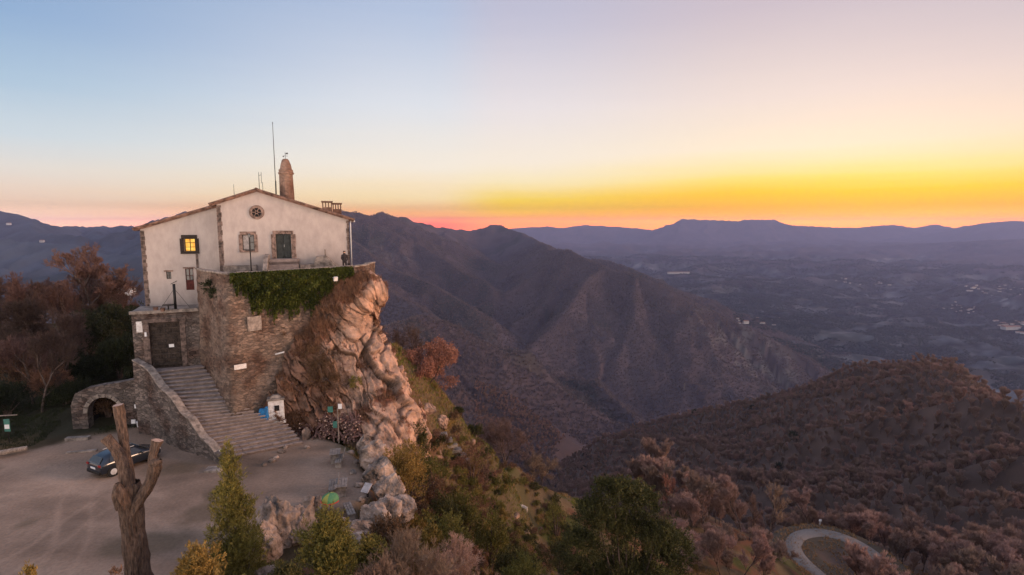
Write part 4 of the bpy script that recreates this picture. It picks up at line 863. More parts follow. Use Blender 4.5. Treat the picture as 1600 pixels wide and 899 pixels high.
# dark post with stays on the gatehouse roof
b = at(274, 478, 42.9); b.z = GZ1 + .03; hh = at(274, 440, 42.9).z - b.z
t = empty('stove_pipe', b, GA, 'dark upright stove pipe with a slanted cap on the gatehouse roof', 'pipe')
mb = MB(); mb.tube([(0, 0, 0), (0, 0, hh - .2)], .10, 10); mb.build('pipe', M['metal'], t, smooth=True)
mb = MB(); mb.prism([(-.2, -.12, hh - .22), (.22, -.12, hh), (.22, .12, hh), (-.2, .12, hh - .22)], (0, 0, .05)); mb.build('cap', M['metal'], t)
mb = MB(); mb.tube([(0, 0, hh * .75), (-1.1, .2, .05)], .012, 4); mb.tube([(0, 0, hh * .75), (1.0, .3, .05)], .012, 4); mb.build('stay', M['metal'], t)
for k, (px, h_, lb) in enumerate(((243, .35, 'low clay pot nearest the left corner of the gatehouse roof'), (254, .28, 'small clay pot between the corner pot and the table'))):
    b = at(px, 480, 42.3); b.z = GZ1 + .02; mb = MB(); mb.tube([(0, 0, 0), (0, 0, h_)], [.13, .19], 10); place_mb(mb, 'flower_pot', M['tile'], b, lb, 'pot')
b = at(263, 480, 42.6); b.z = GZ1 + .02; mb = MB(); mb.tube([(0, 0, .45), (0, 0, .5)], .42, 14); mb.tube([(0, 0, 0), (0, 0, .45)], .05, 6); mb.tube([(0, 0, 0), (0, 0, .04)], .2, 8); place_mb(mb, 'table', M['metal'], b, 'small round metal table left of the stove pipe', 'table')
# floodlight in the ivy
b = at(524.5, 436, 44.0); mb = MB(); mb.box((0, 0, 0), (.3, .14, .34), tilt=(.3, 0)); mb.tube([(0, .05, 0), (0, .6, .05)], .03, 5); place_mb(mb, 'floodlight', M['white'], b, 'white floodlight poking out of the ivy', 'floodlight', rz=.7)
# wall plaques
def on_face(px, py, P0, dr, off=.12):
    n_ = Vector((-dr.y, dr.x, 0)); 
    if n_.y > 0: n_ = -n_
    d = Vector(ray(px, py)); o = Vector((0, 0, CAMZ)); k = (Vector((P0.x, P0.y, 0)) - o).dot(n_) / d.dot(n_); return o + d * k + n_ * off, math.atan2(dr.y, dr.x)
cd = (D_ - C_).normalized()
p, rz = on_face(373.5, 572, C_, cd, .30); mb = MB(); mb.box((0, 0, 0), (.85, .04, .36)); place_mb(mb, 'plaque', M['white'], p, 'white rectangular plaque low on the masonry corner', 'plaque', rz=rz)
p, rz = on_face(396, 505, C_, cd, .25); mb = MB(); mb.box((0, 0, 0), (1.0, .04, 1.1)); place_mb(mb, 'plaque', M['cap_stone'], p, 'grey square panel on the masonry under the ivy', 'plaque', rz=rz)
p = at(437, 552, 41.4); mb = MB(); mb.box((0, 0, 0), (.7, .12, .10), tilt=(0, -.25)); place_mb(mb, 'stone', M['white'], p, 'thin pale stone ledge sticking out where masonry meets rock', 'stone')
# shrine hut, bag
b = onz(433, 657, 1.35); t = empty('shrine', b, .35, 'white painted wayside shrine with a small dark window and stone cap', 'shrine')
mb = MB(); mb.box((0, 0, .85), (1.15, .9, 1.7), top=.95); mb.box((0, 0, .0), (1.3, 1.0, .2)); wb = mb.build('body', M['white'], t, bevel=.03)
mb = MB(); mb.box((0, 0, 1.79), (1.25, 1.0, .16)); mb.box((0, 0, 1.97), (.9, .75, .2), top=.5); mb.build('roof', M['cap_stone'], t, bevel=.03)
mb = MB(); mb.box((.06, -.45, 1.12), (.34, .05, .42)); mb.build('window', M['dark'], t)
b = onz(411, 655, 1.65); mb = MB(); mb.box((0, 0, .42), (.62, .5, .84), top=.75, rz=.2); mb.box((.33, -.02, .5), (.4, .42, 1.0), top=.6, rz=-.2); o = place_mb(mb, 'bag', M['blue'], b, 'crumpled blue plastic bag leaning beside the white shrine', 'bag', bevel=.08)
# firewood heap
fw = []
mb = MB(); 
for k in range(4): mb.tube([(-.5, 0, 0), (-.17, .01, .01), (.17, 0, .02), (.5, 0, .0)], [.06, .055, .06, .05], 7) if k == 0 else None
wood_bark = mat('firewood_bark', (.24,.13,.11), var=.4, scale=5, stretch=(1,6,6)); wood_end = mat('firewood_cut_end', (.55,.36,.27), var=.2, scale=8)
mb.m = [1 if len(f) == 7 else 0 for f in mb.f]
log0 = mb.build('firewood_log', [wood_bark, wood_end], smooth=False)
tag(log0, 'split log lying in the firewood heap under the cliff', 'log', 'firewood logs heaped under the cliff')
base = []
for k in range(290):
    px = rnd.uniform(453, 562); h_ = rnd.random() ** .8; H_ = 2.3 * max(.25, 1 - abs(px - 490) / 62) if px < 530 else 1.5
    f0 = onz(px, 681 + (px - 480) * .12, .1); back = Vector((-.25, 1.0, 0)) * (h_ * H_ * .62)
    p = f0 + back; p.z = .12 + h_ * H_ + rnd.uniform(-.12, .12); rot = (rnd.gauss(0, .5), rnd.gauss(.15, .6), rnd.gauss(-.9, .9)); sc_ = (rnd.uniform(.6, 1.3), rnd.uniform(.8, 1.5), rnd.uniform(.8, 1.5))
    if k == 0: o = log0
    else: o = log0.copy(); C.objects.link(o)
    o.location = p; o.rotation_euler = rot; o.scale = sc_
mvs = [(oz3(478, 672, 0, .2), (1.6, 1.0, 1.5), .2), (oz3(510, 676, 0, .1), (1.7, .9, 1.2), .3), (oz3(545, 682, 0, .1), (1.3, .8, .9), .3)]
o = boulders('earth_mound', [((c[0], c[1] + 1.15, c[2] - .1), r_, a_) for c, r_, a_ in mvs], M['rock_grey'], 'dark earth mound behind the firewood heap', 271, 'mound')
r8 = random.Random(44)
gs = [(r8.gauss(0, 1), r8.gauss(0, 1)) for _ in range(10)]
for k, (px, py, s_) in enumerate(((548,706,.3),(556,722,.25),(552,740,.3),(560,760,.35),(566,780,.3),(548,820,.35),(525,812,.25),(470,800,.3),(452,806,.35),(400,830,.4),(385,846,.3),(610,715,.4),(618,740,.5),(640,770,.45),(650,800,.4),(612,830,.5),(540,845,.45),(500,835,.3))):
    b = onz(px, py, 0); zz = gz(b.x, b.y); boulders('stone', [((b.x, b.y, zz + .05), (s_, s_ * .8, s_ * .7), k)], M['rock_grey'], 'angular stone strewn around the rock ridge and boulders', 500 + k, 'stone', 'stones strewn around the rock ridge')
# broken stones at the stair foot
k = 0
for px, py, s_ in ((455,690,.3),(462,680,.35),(440,707,.28),(425,722,.3),(446,700,.2),(470,672,.3),(432,716,.2),(412,728,.25),(480,700,.22)):
    k += 1; boulders('stone', [(oz3(px, py, 0, .05), (s_, s_ * .8, s_ * .6), k)], M['rock_grey'], 'pale broken stone lying at the stair foot', 300 + k, 'stone', 'loose stones at the stair foot')
boulders('boulder', [(oz3(478, 686, 0, .3), (.35, .3, .6), .4)], M['rock'], 'upright orange stone at the end of the stairs', 340)
# signpost
b = onz(529.5, 693); t = empty('signpost', b, .1, 'tall trail signpost with small green and white panels by the firewood', 'signpost')
pm_ = 39.6 / 850 * 1.06
mb = MB(); mb.tube([(0, 0, 0), (0, 0, 2.75)], .045, 8); mb.build('pole', M['grey_wood'], t)
for px, py, w_, h_, m_ in ((519, 641, .38, .44, 'teal'), (533.5, 637, .28, .38, 'paper'), (525, 664, .3, .5, 'teal')):
    mb = MB(); mb.box(((px - 529.5) * pm_, -.06, (693 - py) * pm_ * 1.05), (w_, .03, h_)); mb.build('sign_panel', M[m_], t)
# benches and table
def bench(label, loc_, rz, L_=1.7, back=True):
    t = empty('bench', loc_, rz, label, 'bench'); s = MB()
    for k in range(3): s.box((0, -.15 + k * .15, .44), (L_, .13, .05))
    s.build('seat', M['grey_wood'], t, bevel=.01)
    if back:
        s = MB(); s.box((0, .32, .64), (L_, .04, .13)); s.box((0, .36, .82), (L_, .04, .13)); s.build('backrest', M['grey_wood'], t, bevel=.01)
    for sx in (-1, 1):
        s = MB(); s.box((sx * L_ * .38, 0, .21), (.12, .42, .41)); s.build('leg', M['cap_stone'], t, bevel=.01)
    return t
bench('weathered bench nearest the signpost, beside the rock ridge', onz(530, 726), R(-78), 1.5)
bench('slatted bench standing behind the green and yellow dome', onz(520, 768), R(-75), 1.5)
bench('lowest bench, with pale slats, between the dome and the dark rock', onz(546, 806), R(-62), 1.5, False)
def table(label, loc_, rz, L_=1.3):
    t = empty('picnic_table', loc_, rz, label, 'table'); s = MB()
    for k in range(4): s.box((0, -.27 + k * .18, .74), (L_, .165, .05))
    s.build('table_top', M['grey_wood'], t, bevel=.01)
    for sx in (-1, 1): s = MB(); s.box((sx * L_ * .33, 0, .36), (.1, .55, .71)); s.build('leg', M['cap_stone'], t)
table('grey wooden picnic table beside the slatted bench', onz(534, 772), R(-76))
table('grey wooden picnic table below the signpost', onz(524, 722), R(-76), 1.1)
# dome shade (green and yellow gores, red rim)
b = onz(517, 806); t = empty('parasol', b, 0, 'round green and yellow dome with a red rim among the stones', 'parasol')
n = 16; cols_ = []; rr = .5
for gm, ks in (('green', [0,1,2,3,4,5,8,9,10,11,12,13]), ('yellow', [6,7,14,15])):
    mb = MB()
    for k in ks:
        vs = []; 
        for a in (k, k + 1):
            for j in range(7): e_ = j / 6 * math.pi / 2; an = 2 * math.pi * (a + 4) / n; q_ = .96 if a % 2 else 1.0; vs.append((rr * math.cos(e_) * math.cos(an) * q_, rr * math.cos(e_) * math.sin(an) * q_, .95 + rr * .8 * math.sin(e_)))
        mb.add(vs, [(j, 7 + j, 8 + j, j + 1) for j in range(6)])
    c_ = (.10, .25, .11) if gm == 'green' else (.42, .40, .08)
    o = mb.build('canopy', mat(gm + '_cloth', c_, var=.12, rough=.6), t, smooth=False)
    md = o.modifiers.new('thick', 'SOLIDIFY'); md.thickness = .01
mb = MB(); mb.tube([(rr * 1.0 * math.cos(a), rr * 1.0 * math.sin(a), .93) for a in np.linspace(math.pi * 1.05, math.pi * 1.95, 14)], .03, 6); mb.build('rim', mat('red_cloth', (.6, .05, .04), var=.1), t)
mb = MB(); mb.tube([(0, 0, 0), (0, 0, 1.36)], .025, 6); mb.tube([(0, 0, 0), (0, 0, .08)], [.28, .2], 10); mb.build('pole', M['metal'], t)
# information panel on the rock ridge
b = onz(573, 775, .3); t = empty('information_panel', (b.x, b.y, .3), R(-20), 'pale sloping information panel on the rock ridge', 'sign')
mb = MB(); mb.box((0, 0, .5), (.5, .62, .05), tilt=(.6, 0)); mb.build('panel', mat('faded_panel', (.48,.42,.41), var=.2, scale=4), t)
mb = MB(); mb.box((0, .1, .2), (.1, .1, .62)); mb.build('leg', M['metal'], t)
# white pots and plates by the stair wall
for px, py, z_, w_, h_, nm, lb in ((218, 663, .1, .40, .46, 'bucket', 'white bucket on the ground by the arched niche'), (347.5, 712, .15, .30, .62, 'meter_box', 'narrow pale box at the bottom end of the stair wall')):
    b = onz(px, py + 4, z_); mb = MB()
    if nm == 'bucket': mb.tube([(0, 0, 0), (0, 0, h_)], [w_ * .36, w_ * .5], 12)
    else: mb.box((0, 0, h_ / 2), (w_, .25, h_))
    place_mb(mb, nm, M['paper'] if nm == 'bucket' else M['white'], b, lb, 'bucket' if nm == 'bucket' else 'box', bevel=0)
for px, py, Y_, lb in ((213.5, 635, 41.9, 'small white notice highest on the dark wall beside the niche'), (208.5, 659, 41.9, 'small white notice just left of the bucket'), (214, 588, 41.3, 'small white lamp on the corner below the gatehouse pillar')):
    mb = MB(); mb.box((0, 0, 0), (.30, .06, .32)); place_mb(mb, 'notice', M['paper'], at(px, py, Y_), lb, 'notice', rz=.2)
# arched niche
b = at(115, 681, 42.2); b.z = -.1
t = empty('stone_arch', b, R(12), 'old arched stone niche under a grassy bank left of the stairs', 'arch')
sc_ = 42.2 / 850 * 1.06
def ap(px, py): return ((px - 115) * sc_ * .97, 0, (681 - py) * sc_ * 1.0)
out_ = [(115, 684), (115, 640), (122, 624), (136, 617), (160, 612), (185, 609), (212, 604), (216, 684), (183, 684)]
arch = [(183 , 660)] + [(160 + 23 * math.cos(a), 655 - 24 * math.sin(a)) for a in np.linspace(.1, math.pi - .1, 9)] + [(137, 660), (137, 684)]
mb = MB(); L1 = [(115, 684), (115, 640), (122, 624), (137, 617)]; 
xs_ = [115, 122, 128, 137, 140, 146, 153, 160, 167, 174, 180, 183, 190, 200, 212, 216]
def topc(x_): return np.interp(x_, [115, 122, 137, 160, 185, 216], [640, 623, 616, 612, 609, 604])
def lowc(x_): return 684 if x_ <= 137 or x_ >= 183 else 655 - 24 * math.sqrt(max(0, 1 - ((x_ - 160) / 23) ** 2))
for a, c in zip(xs_[:-1], xs_[1:]):
    la, lc = (lowc(a), lowc(c)) if (a >= 137 and c <= 183) else (684, 684)
    if a == 137: la = 655
    if c == 183: lc = 655
    mb.prism([ap(a, la), ap(c, lc), ap(c, topc(c)), ap(a, topc(a))], (0, .8, 0))
mb.build('wall', M['masonry_dark'], t)
mb = MB()
for k in range(9):
    a0 = math.pi * (k + .06) / 9; a1 = math.pi * (k + .94) / 9; P_ = []
    for a_, r_ in ((a0, 23), (a1, 23), (a1, 29), (a0, 29)): q_ = ap(160 + r_ * math.cos(a_), 655 - (r_ + 1) * math.sin(a_)); P_.append((q_[0], -.05, q_[2]))
    mb.prism(P_, (0, .1, 0))
mb.build('arch_stones', M['cap_stone'], t, bevel=.02)
mb = MB(); mb.box((2.2, 2.2, 1.2), (3.6, .2, 3.2)); mb.box((.8, 1.5, 1.2), (.2, 1.4, 3.2)); mb.box((3.7, 1.5, 1.2), (.2, 1.4, 3.2)); mb.box((2.2, 1.5, 2.8), (3.6, 1.6, .2)); mb.build('vault', M['dark'], t)
mb = MB(); p0 = onz(112, 690); 
for (xa, ya), (xb, yb) in (((328 / 2.82, 683), (368 / 2.82, 678)), ((335 / 2.82, 710), (400 / 2.82, 703))):
    pass
b = onz(122, 688); mb.box((0, 0, .12), (1.6, .4, .28)); place_mb(mb, 'kerb_stone', M['cap_stone'], b, 'long pale kerb stone in front of the arched niche', 'stone', rz=.15)
mb = MB(); b = onz(128, 707); mb.box((0, 0, .05), (1.9, .25, .14)); place_mb(mb, 'kerb_stone', M['cap_stone'], b, 'flat kerb stone on the yard left of the car', 'stone', rz=.25)
mb = MB(); b = onz(335, 735); mb.box((0, 0, .06), (1.1, .8, .16)); place_mb(mb, 'stone_slab', M['cap_stone'], b, 'flat stone slab on the yard below the stair wall end', 'stone', rz=.1, bevel=.03)
# left edge: sign, rail, log
b = onz(14, 692, .2); t = empty('sign', b, .1, 'green and white notice on a post under a wooden rail at the left edge', 'sign')
mb = MB(); mb.tube([(0, .04, 0), (0, .04, 1.9)], .04, 6); mb.build('pole', M['metal'], t); mb = MB(); mb.box((0, 0, 1.35), (.40, .03, .95)); mb.build('panel', M['teal'], t); mb = MB(); mb.box((0, -.02, 1.25), (.32, .02, .32)); mb.build('paper', M['paper'], t)
mb = MB(); mb.tube([(-1.2, .1, 2.05), (.7, .1, 2.1)], .04, 6); mb.build('rail', M['grey_wood'], t)
b = onz(8, 712, .1); mb = MB(); mb.tube([(-1.0, -.6, .2), (0, 0, .25), (.9, .8, .22)], [.2, .19, .17], 9); place_mb(mb, 'log', M['grey_wood'], b, 'long grey log lying below the green sign', 'log')
# ================================================================== CAR
def make_car(loc_, rz):
    t = empty('car', loc_, rz, 'dark blue five door hatchback parked at the foot of the stair wall', 'car')
    paint = bpy.data.materials.new('dark_blue_paint'); paint.use_nodes = True; b_ = paint.node_tree.nodes['Principled BSDF']; b_.inputs['Base Color'].default_value = (.010, .016, .028, 1); b_.inputs['Roughness'].default_value = .28; b_.inputs['Coat Weight'].default_value = .8; b_.inputs['Coat Roughness'].default_value = .08; b_.inputs['Metallic'].default_value = .3
    # body: stations along x (front +), each a half section (y, z)
    def sec(w, zb, zs, zt, wt): return [(w * .86, zb), (w * .98, zb + .12), (w, (zb + zs) * .52), (w * .985, zs - .08), (w * .93, zs), (wt, zt), (wt * .55, zt + .03), (0, zt + .035)]
    S = [(-1.98, .70, .42, .72, .76, .66), (-1.95, .80, .28, .86, .90, .70), (-1.86, .85, .24, .94, 1.02, .68), (-1.62, .87, .22, .98, 1.30, .60), (-1.35, .88, .22, .99, 1.42, .585), (-.6, .885, .2, .98, 1.48, .60), (.1, .885, .2, .96, 1.46, .60), (.55, .88, .2, .95, 1.32, .59), (1.05, .87, .2, .93, .985, .66), (1.45, .86, .22, .86, .90, .64), (1.85, .80, .26, .74, .78, .58), (2.0, .68, .34, .62, .66, .5)]
    V_, F_ = [], []
    for x_, w, zb, zs, zt, wt in S:
        h = sec(w, zb, zs, zt, wt); ring = [(x_, -y_, z_) for y_, z_ in h] + [(x_, y_, z_) for y_, z_ in h[-2::-1]]; V_ += ring
    n = 15
    for i in range(len(S) - 1):
        for k in range(n - 1): F_.append((i * n + k, i * n + k + 1, (i + 1) * n + k + 1, (i + 1) * n + k))
        F_.append((i * n + n - 1, i * n, (i + 1) * n, (i + 1) * n + n - 1))
    mb = MB(); mb.add(V_, F_ + [tuple(range(n)), tuple((len(S) - 1) * n + k for k in range(n))[::-1]])
    body = mb.build('body', paint, t, smooth=True); sb = body.modifiers.new('s', 'SUBSURF'); sb.levels = 2; sb.render_levels = 2
    def pan(nm, pts, th, m_): mb = MB(); mb.prism(pts, th, 0); return mb.build(nm, m_, t, bevel=.008)
    for s in (-1, 1):   # side windows follow the pillar slope
        pan('side_window', [(-.58, s * .865, 1.0), (.62, s * .865, .98), (.25, s * .635, 1.37), (-.52, s * .64, 1.40)], (0, s * .012, .006), M['glass'])
        pan('side_window', [(-1.45, s * .86, 1.02), (-.66, s * .866, 1.0), (-.60, s * .64, 1.40), (-1.25, s * .64, 1.35)], (0, s * .012, .006), M['glass'])
    pan('rear_window', [(-1.90, -.62, 1.02), (-1.90, .62, 1.02), (-1.63, .52, 1.33), (-1.63, -.52, 1.33)], (-.02, 0, .02), M['glass'])
    pan('windscreen', [(1.06, -.68, 1.0), (1.06, .68, 1.0), (.55, .55, 1.34), (.55, -.55, 1.34)], (.03, 0, .03), M['glass'])
    red = mat('tail_lamp_red', (.25, .012, .01), var=.1, rough=.3, bump=0)
    for s in (-1, 1):
        mb = MB(); mb.box((-1.955, s * .66, .90), (.07, .24, .15)); mb.build('tail_light', red, t, bevel=.02)
        mb = MB(); mb.box((1.86, s * .58, .66), (.14, .26, .13)); mb.build('headlight', M['zinc'], t, bevel=.03)
        mb = MB(); mb.box((.52, s * .98, .98), (.12, .2, .13)); mb.build('mirror', paint, t, bevel=.03)
    mb = MB(); mb.box((-2.0, 0, .70), (.03, .5, .11)); mb.build('number_plate', M['paper'], t)
    mb = MB(); mb.box((-1.98, 0, .42), (.1, 1.5, .2)); mb.build('bumper', M['metal'], t, bevel=.04)
    mb = MB(); mb.box((-.4, .6, 1.475), (1.3, .03, .03)); mb.box((-.4, -.6, 1.475), (1.3, .03, .03)); mb.build('roof_rail', M['zinc'], t)
    rub = mat('tyre_rubber', (.015, .015, .015), var=.1, bump=0)
    for x_ in (-1.25, 1.25):
        for s in (-1, 1):
            mb = MB(); mb.tube([(x_, s * .66, .32), (x_, s * .70, .32), (x_, s * .86, .32), (x_, s * .90, .32)], [.27, .32, .32, .28], 24); wh = mb.build('wheel', rub, t)
            mb = MB(); mb.tube([(x_, s * .893, .32), (x_, s * .915, .32)], [.21, .19], 20)
            for k in range(5): a_ = k * 2 * math.pi / 5; mb.box((x_ + .12 * math.cos(a_), s * .92, .32 + .12 * math.sin(a_)), (.17, .03, .05), tilt=(0, -a_))
            mb.build('rim', M['zinc'], wh)
            mb = MB(); mb.tube([(x_, s * .84, .33), (x_, s * .893, .33)], .375, 24); mb.build('wheel_arch', rub, t)
    return t
ch = R(64)
wr_ = onz(178, 744); cx_ = Vector((wr_.x, wr_.y)) + Vector((math.cos(ch), math.sin(ch))) * 1.25 + Vector((-math.sin(ch), math.cos(ch))) * .85
make_car((cx_.x, cx_.y, 0.0), ch)
# ================================================================== PERSON AND GOAT (skinned)
def skin(nm, verts, edges, radii, m, parent=None, sub=2):
    me = bpy.data.meshes.new(nm); me.from_pydata(verts, edges, []); o = bpy.data.objects.new(nm, me); link(o, parent); me.materials.append(m)
    md = o.modifiers.new('skin', 'SKIN'); me.skin_vertices.new() if not me.skin_vertices else None
    for i, r_ in enumerate(radii): me.skin_vertices[0].data[i].radius = (r_, r_) if not hasattr(r_, '__len__') else r_
    me.skin_vertices[0].data[0].use_root = True; md.use_smooth_shade = True
    s = o.modifiers.new('sub', 'SUBSURF'); s.levels = sub; s.render_levels = sub; return o
b = at(538.5, 412, 46.9)
skinm = mat('skin', (.45, .27, .2), var=.05, bump=0); jack = mat('dark_jacket', (.030, .024, .026), var=.2, scale=9)
pr = empty('person', (b.x, b.y, TZ), R(25), 'person in a dark coat standing at the right end of the terrace', 'person')
vs = [(0,0,.95),(0,.01,1.15),(0,.02,1.40),(0,0,1.50),(0,-.02,1.58),(0,-.03,1.68), (-.10,0,.9),(-.11,.0,.5),(-.12,.02,.09),(-.12,-.13,.04), (.10,0,.9),(.12,-.02,.5),(.13,.02,.09),(.14,-.13,.04), (-.20,.02,1.40),(-.25,.02,1.12),(-.17,-.16,.98), (.20,.02,1.40),(.26,.0,1.12),(.20,-.16,.96),(-.13,-.22,.96),(.17,-.23,.94)]
ed = [(0,1),(1,2),(2,3),(3,4),(4,5),(0,6),(6,7),(7,8),(8,9),(0,10),(10,11),(11,12),(12,13),(2,14),(14,15),(15,16),(2,17),(17,18),(18,19),(16,20),(19,21)]
rd_ = [.15,(.165,.13),(.17,.12),.06,.085,.095,.10,.07,.045,.04,.10,.07,.045,.04,.065,.055,.042,.065,.055,.042,.035,.035]
skin('body', vs, ed, rd_, jack, pr)
skin('head', [(0,-.03,1.56),(0,-.03,1.64),(0,-.03,1.70)], [(0,1),(1,2)], [.075,.10,.085], skinm, pr)
skin('hair', [(0,.0,1.66),(0,-.01,1.74),(0,.03,1.60)], [(0,1),(0,2)], [.10,.07,.06], M['dark'], pr)
skin('coat', [(0,.01,1.42),(0,.01,1.2),(0,.01,.95),(0,.01,.72)], [(0,1),(1,2),(2,3)], [(.19,.13),(.19,.15),(.2,.16),(.21,.17)], jack, pr)
goat_m = mat('goat_fleece', (.55,.45,.38), var=.15, scale=6)
def goat(px, py, rz, label, Yh=None):
    p = hit(px, py); g = empty('goat', p, rz, label, 'goat')
    vs = [(0,0,.62),(.35,0,.64),(.55,0,.72),(.72,0,.92),(.86,0,.90),(-.35,0,.62),(-.48,0,.60),(-.55,0,.68), (.30,.10,.5),(.32,.11,.28),(.31,.11,.03),(.30,-.10,.5),(.33,-.11,.28),(.33,-.11,.03),(-.38,.10,.48),(-.48,.11,.26),(-.42,.11,.03),(-.38,-.10,.48),(-.46,-.11,.26),(-.40,-.11,.03)]
    ed = [(0,1),(1,2),(2,3),(3,4),(0,5),(5,6),(6,7),(1,8),(8,9),(9,10),(1,11),(11,12),(12,13),(5,14),(14,15),(15,16),(5,17),(17,18),(18,19)]
    skin('body', vs, ed, [(.2,.19),(.18,.19),.12,.085,.05,.18,.09,.03,.08,.045,.035,.08,.045,.035,.09,.045,.035,.09,.045,.035], goat_m, g)
    mb = MB()
    for s in (-1, 1): mb.tube([(.70, s * .04, .98), (.62, s * .07, 1.12), (.50, s * .09, 1.16)], [.02, .015, .005], 5)
    mb.build('horns', M['quoin'], g)
goat(818, 800, R(160), 'pale goat standing on the grassy slope')
# ================================================================== FENCE, PATH AND SLOPE THINGS
path_px = [(594, 548), (612, 566), (624, 590), (636, 612), (650, 636), (662, 652)]
FP = [at(px, py, Y_) for (px, py), Y_ in zip(path_px, (50, 49, 48, 47, 46.2, 45.5))]
tf = empty('path_fence', FP[-1], 0, 'wooden post and rail fence climbing beside the cliff path', 'fence')
FL = crv([tuple(p) for p in FP], 2); mb1 = MB()
for k, p in enumerate(FL):
    q_ = Vector(p) - FP[-1]; mb = MB(); mb.tube([(q_.x, q_.y, q_.z - 1.6), (q_.x, q_.y, q_.z + .15)], .05, 6); mb.build('post', M['grey_wood'], tf)
for a, b in zip(FL[:-1], FL[1:]):
    for dz_ in (0, -.5): mb1.tube([Vector(a) - FP[-1] + Vector((0, 0, dz_)), Vector(b) - FP[-1] + Vector((0, 0, dz_))], .03, 5)
mb1.build('rail', M['grey_wood'], tf)
ptf = empty('path_steps', (0, 0, 0), 0, 'narrow stone steps of the footpath descending the shoulder', 'steps')
sp_ = [hit(*p) for p in ((686, 682), (694, 690), (702, 698), (709, 706), (716, 714), (722, 722), (727, 730))]
ptf.location = sp_[0]
for k, p in enumerate(sp_):
    mb = MB(); q_ = p - sp_[0]; mb.box((q_.x, q_.y, q_.z + .12), (1.5, .75, .3), rz=.25 + rnd.uniform(-.1, .1)); mb.build('step', M['cap_stone'], ptf, bevel=.03)
for k, (px, py, s_) in enumerate(((806, 806, .45), (822, 833, .5), (690, 660, .9), (668, 640, .8), (733, 667, .5), (845, 826, .3), (760, 735, .3), (738, 690, .45))):
    p = hit(px, py); boulders('slope_rock', [((p.x, p.y, p.z), (s_, s_ * .8, s_ * .8), k)], M['rock'], 'pale rock cropping out of the grassy slope', 400 + k, 'rock', 'pale rocks on the grassy slope')
# ================================================================== ROAD
def ribbon(nm, pl, w, z, m, z_fn=None, x_off=0, th=.12):
    V_, F_ = [], []; n = len(pl)
    for i in range(n):
        a = pl[max(i - 1, 0)]; b = pl[min(i + 1, n - 1)]; d_ = np.array(b) - np.array(a); d_ /= np.linalg.norm(d_); nr_ = np.array([-d_[1], d_[0]])
        for s in (-w / 2 + x_off, w / 2 + x_off): q_ = np.array(pl[i]) + nr_ * s; V_.append((q_[0], q_[1], z))
        for s in (-w / 2 - .4 + x_off, w / 2 + .4 + x_off): q_ = np.array(pl[i]) + nr_ * s; V_.append((q_[0], q_[1], z - th - .3))
    for i in range(n - 1): a = i * 4; F_ += [(a, a + 1, a + 5, a + 4), (a + 2, a, a + 4, a + 6), (a + 1, a + 3, a + 7, a + 5)]
    return mesh_np(nm, V_, F_, m, smooth=False)
o = ribbon('road', ROAD, 3.3, ZR + .06, mat('asphalt', (.21, .175, .155), var=.08, scale=2, bump=.2, bscale=20)); tag(o, 'pale tarmac hairpin of the mountain road', 'road', kind='structure')
for px, py, lb in ((1281, 820, 'white marker post outside the hairpin, left of the pair'), (1320, 818, 'white marker post outside the hairpin, right of the pair')):
    p = onz(px, py, ZR); p.z = gz(p.x, p.y); mb = MB(); mb.tube([(0, 0, 0), (0, 0, 1.4)], .09, 6); mb.box((0, -.05, 1.35), (.7, .06, .5)); place_mb(mb, 'road_sign', M['paper'], p, lb, 'sign')
# ================================================================== PYLONS AND HOUSES FAR AWAY
def pylon(px, py, hpx, label):
    p = hit(px, py); s_ = hpx * p.y / 850; mb = MB(); w = s_ * .11
    for sx in (-1, 1):
        for sy in (-1, 1): mb.tube([(sx * w, sy * w, 0), (sx * w * .25, sy * w * .25, s_)], s_ * .008, 4)
    for k in range(6):
        z0, z1 = s_ * k / 6, s_ * (k + 1) / 6; a, b = w * (1 - .75 * k / 6), w * (1 - .75 * (k + 1) / 6)
        for sy in (-1, 1): mb.tube([(-a, sy * a, z0), (b, sy * b, z1)], s_ * .008, 4); mb.tube([(a, sy * a, z0), (-b, sy * b, z1)], s_ * .008, 4)
    for k in (.72, .86, .98): mb.tube([(-s_ * .16, 0, s_ * k), (s_ * .16, 0, s_ * k)], s_ * .01, 4)
    place_mb(mb, 'pylon', M['cap_stone'], p, label, 'pylon')
pylon(828, 584, 14, 'pale lattice pylon on the spur in the middle of the valley'); pylon(1069, 610, 12, 'pale lattice pylon on the dark slope above the side valley')
hw = mat('house_wall_white', (.5,.48,.47), var=.12, scale=.1, bump=0); hroof = mat('house_roof_clay', (.28,.15,.10), var=.2, scale=.2, bump=0)
def house_mesh(w, d, h, rh, nm='house'):
    mb = MB(); mb.box((0, 0, h / 2), (w, d, h), m=0)
    mb.add([(-w / 2 - .4, -d / 2 - .4, h), (w / 2 + .4, -d / 2 - .4, h), (w / 2 + .4, d / 2 + .4, h), (-w / 2 - .4, d / 2 + .4, h), (-w / 2, 0, h + rh), (w / 2, 0, h + rh)], [(0, 1, 5, 4), (2, 3, 4, 5), (3, 0, 4), (1, 2, 5), (3, 2, 1, 0)], 1)
    o = mb.build(nm, [hw, hroof]); return o
h0 = house_mesh(16, 11, 8, 2.5); placed = False
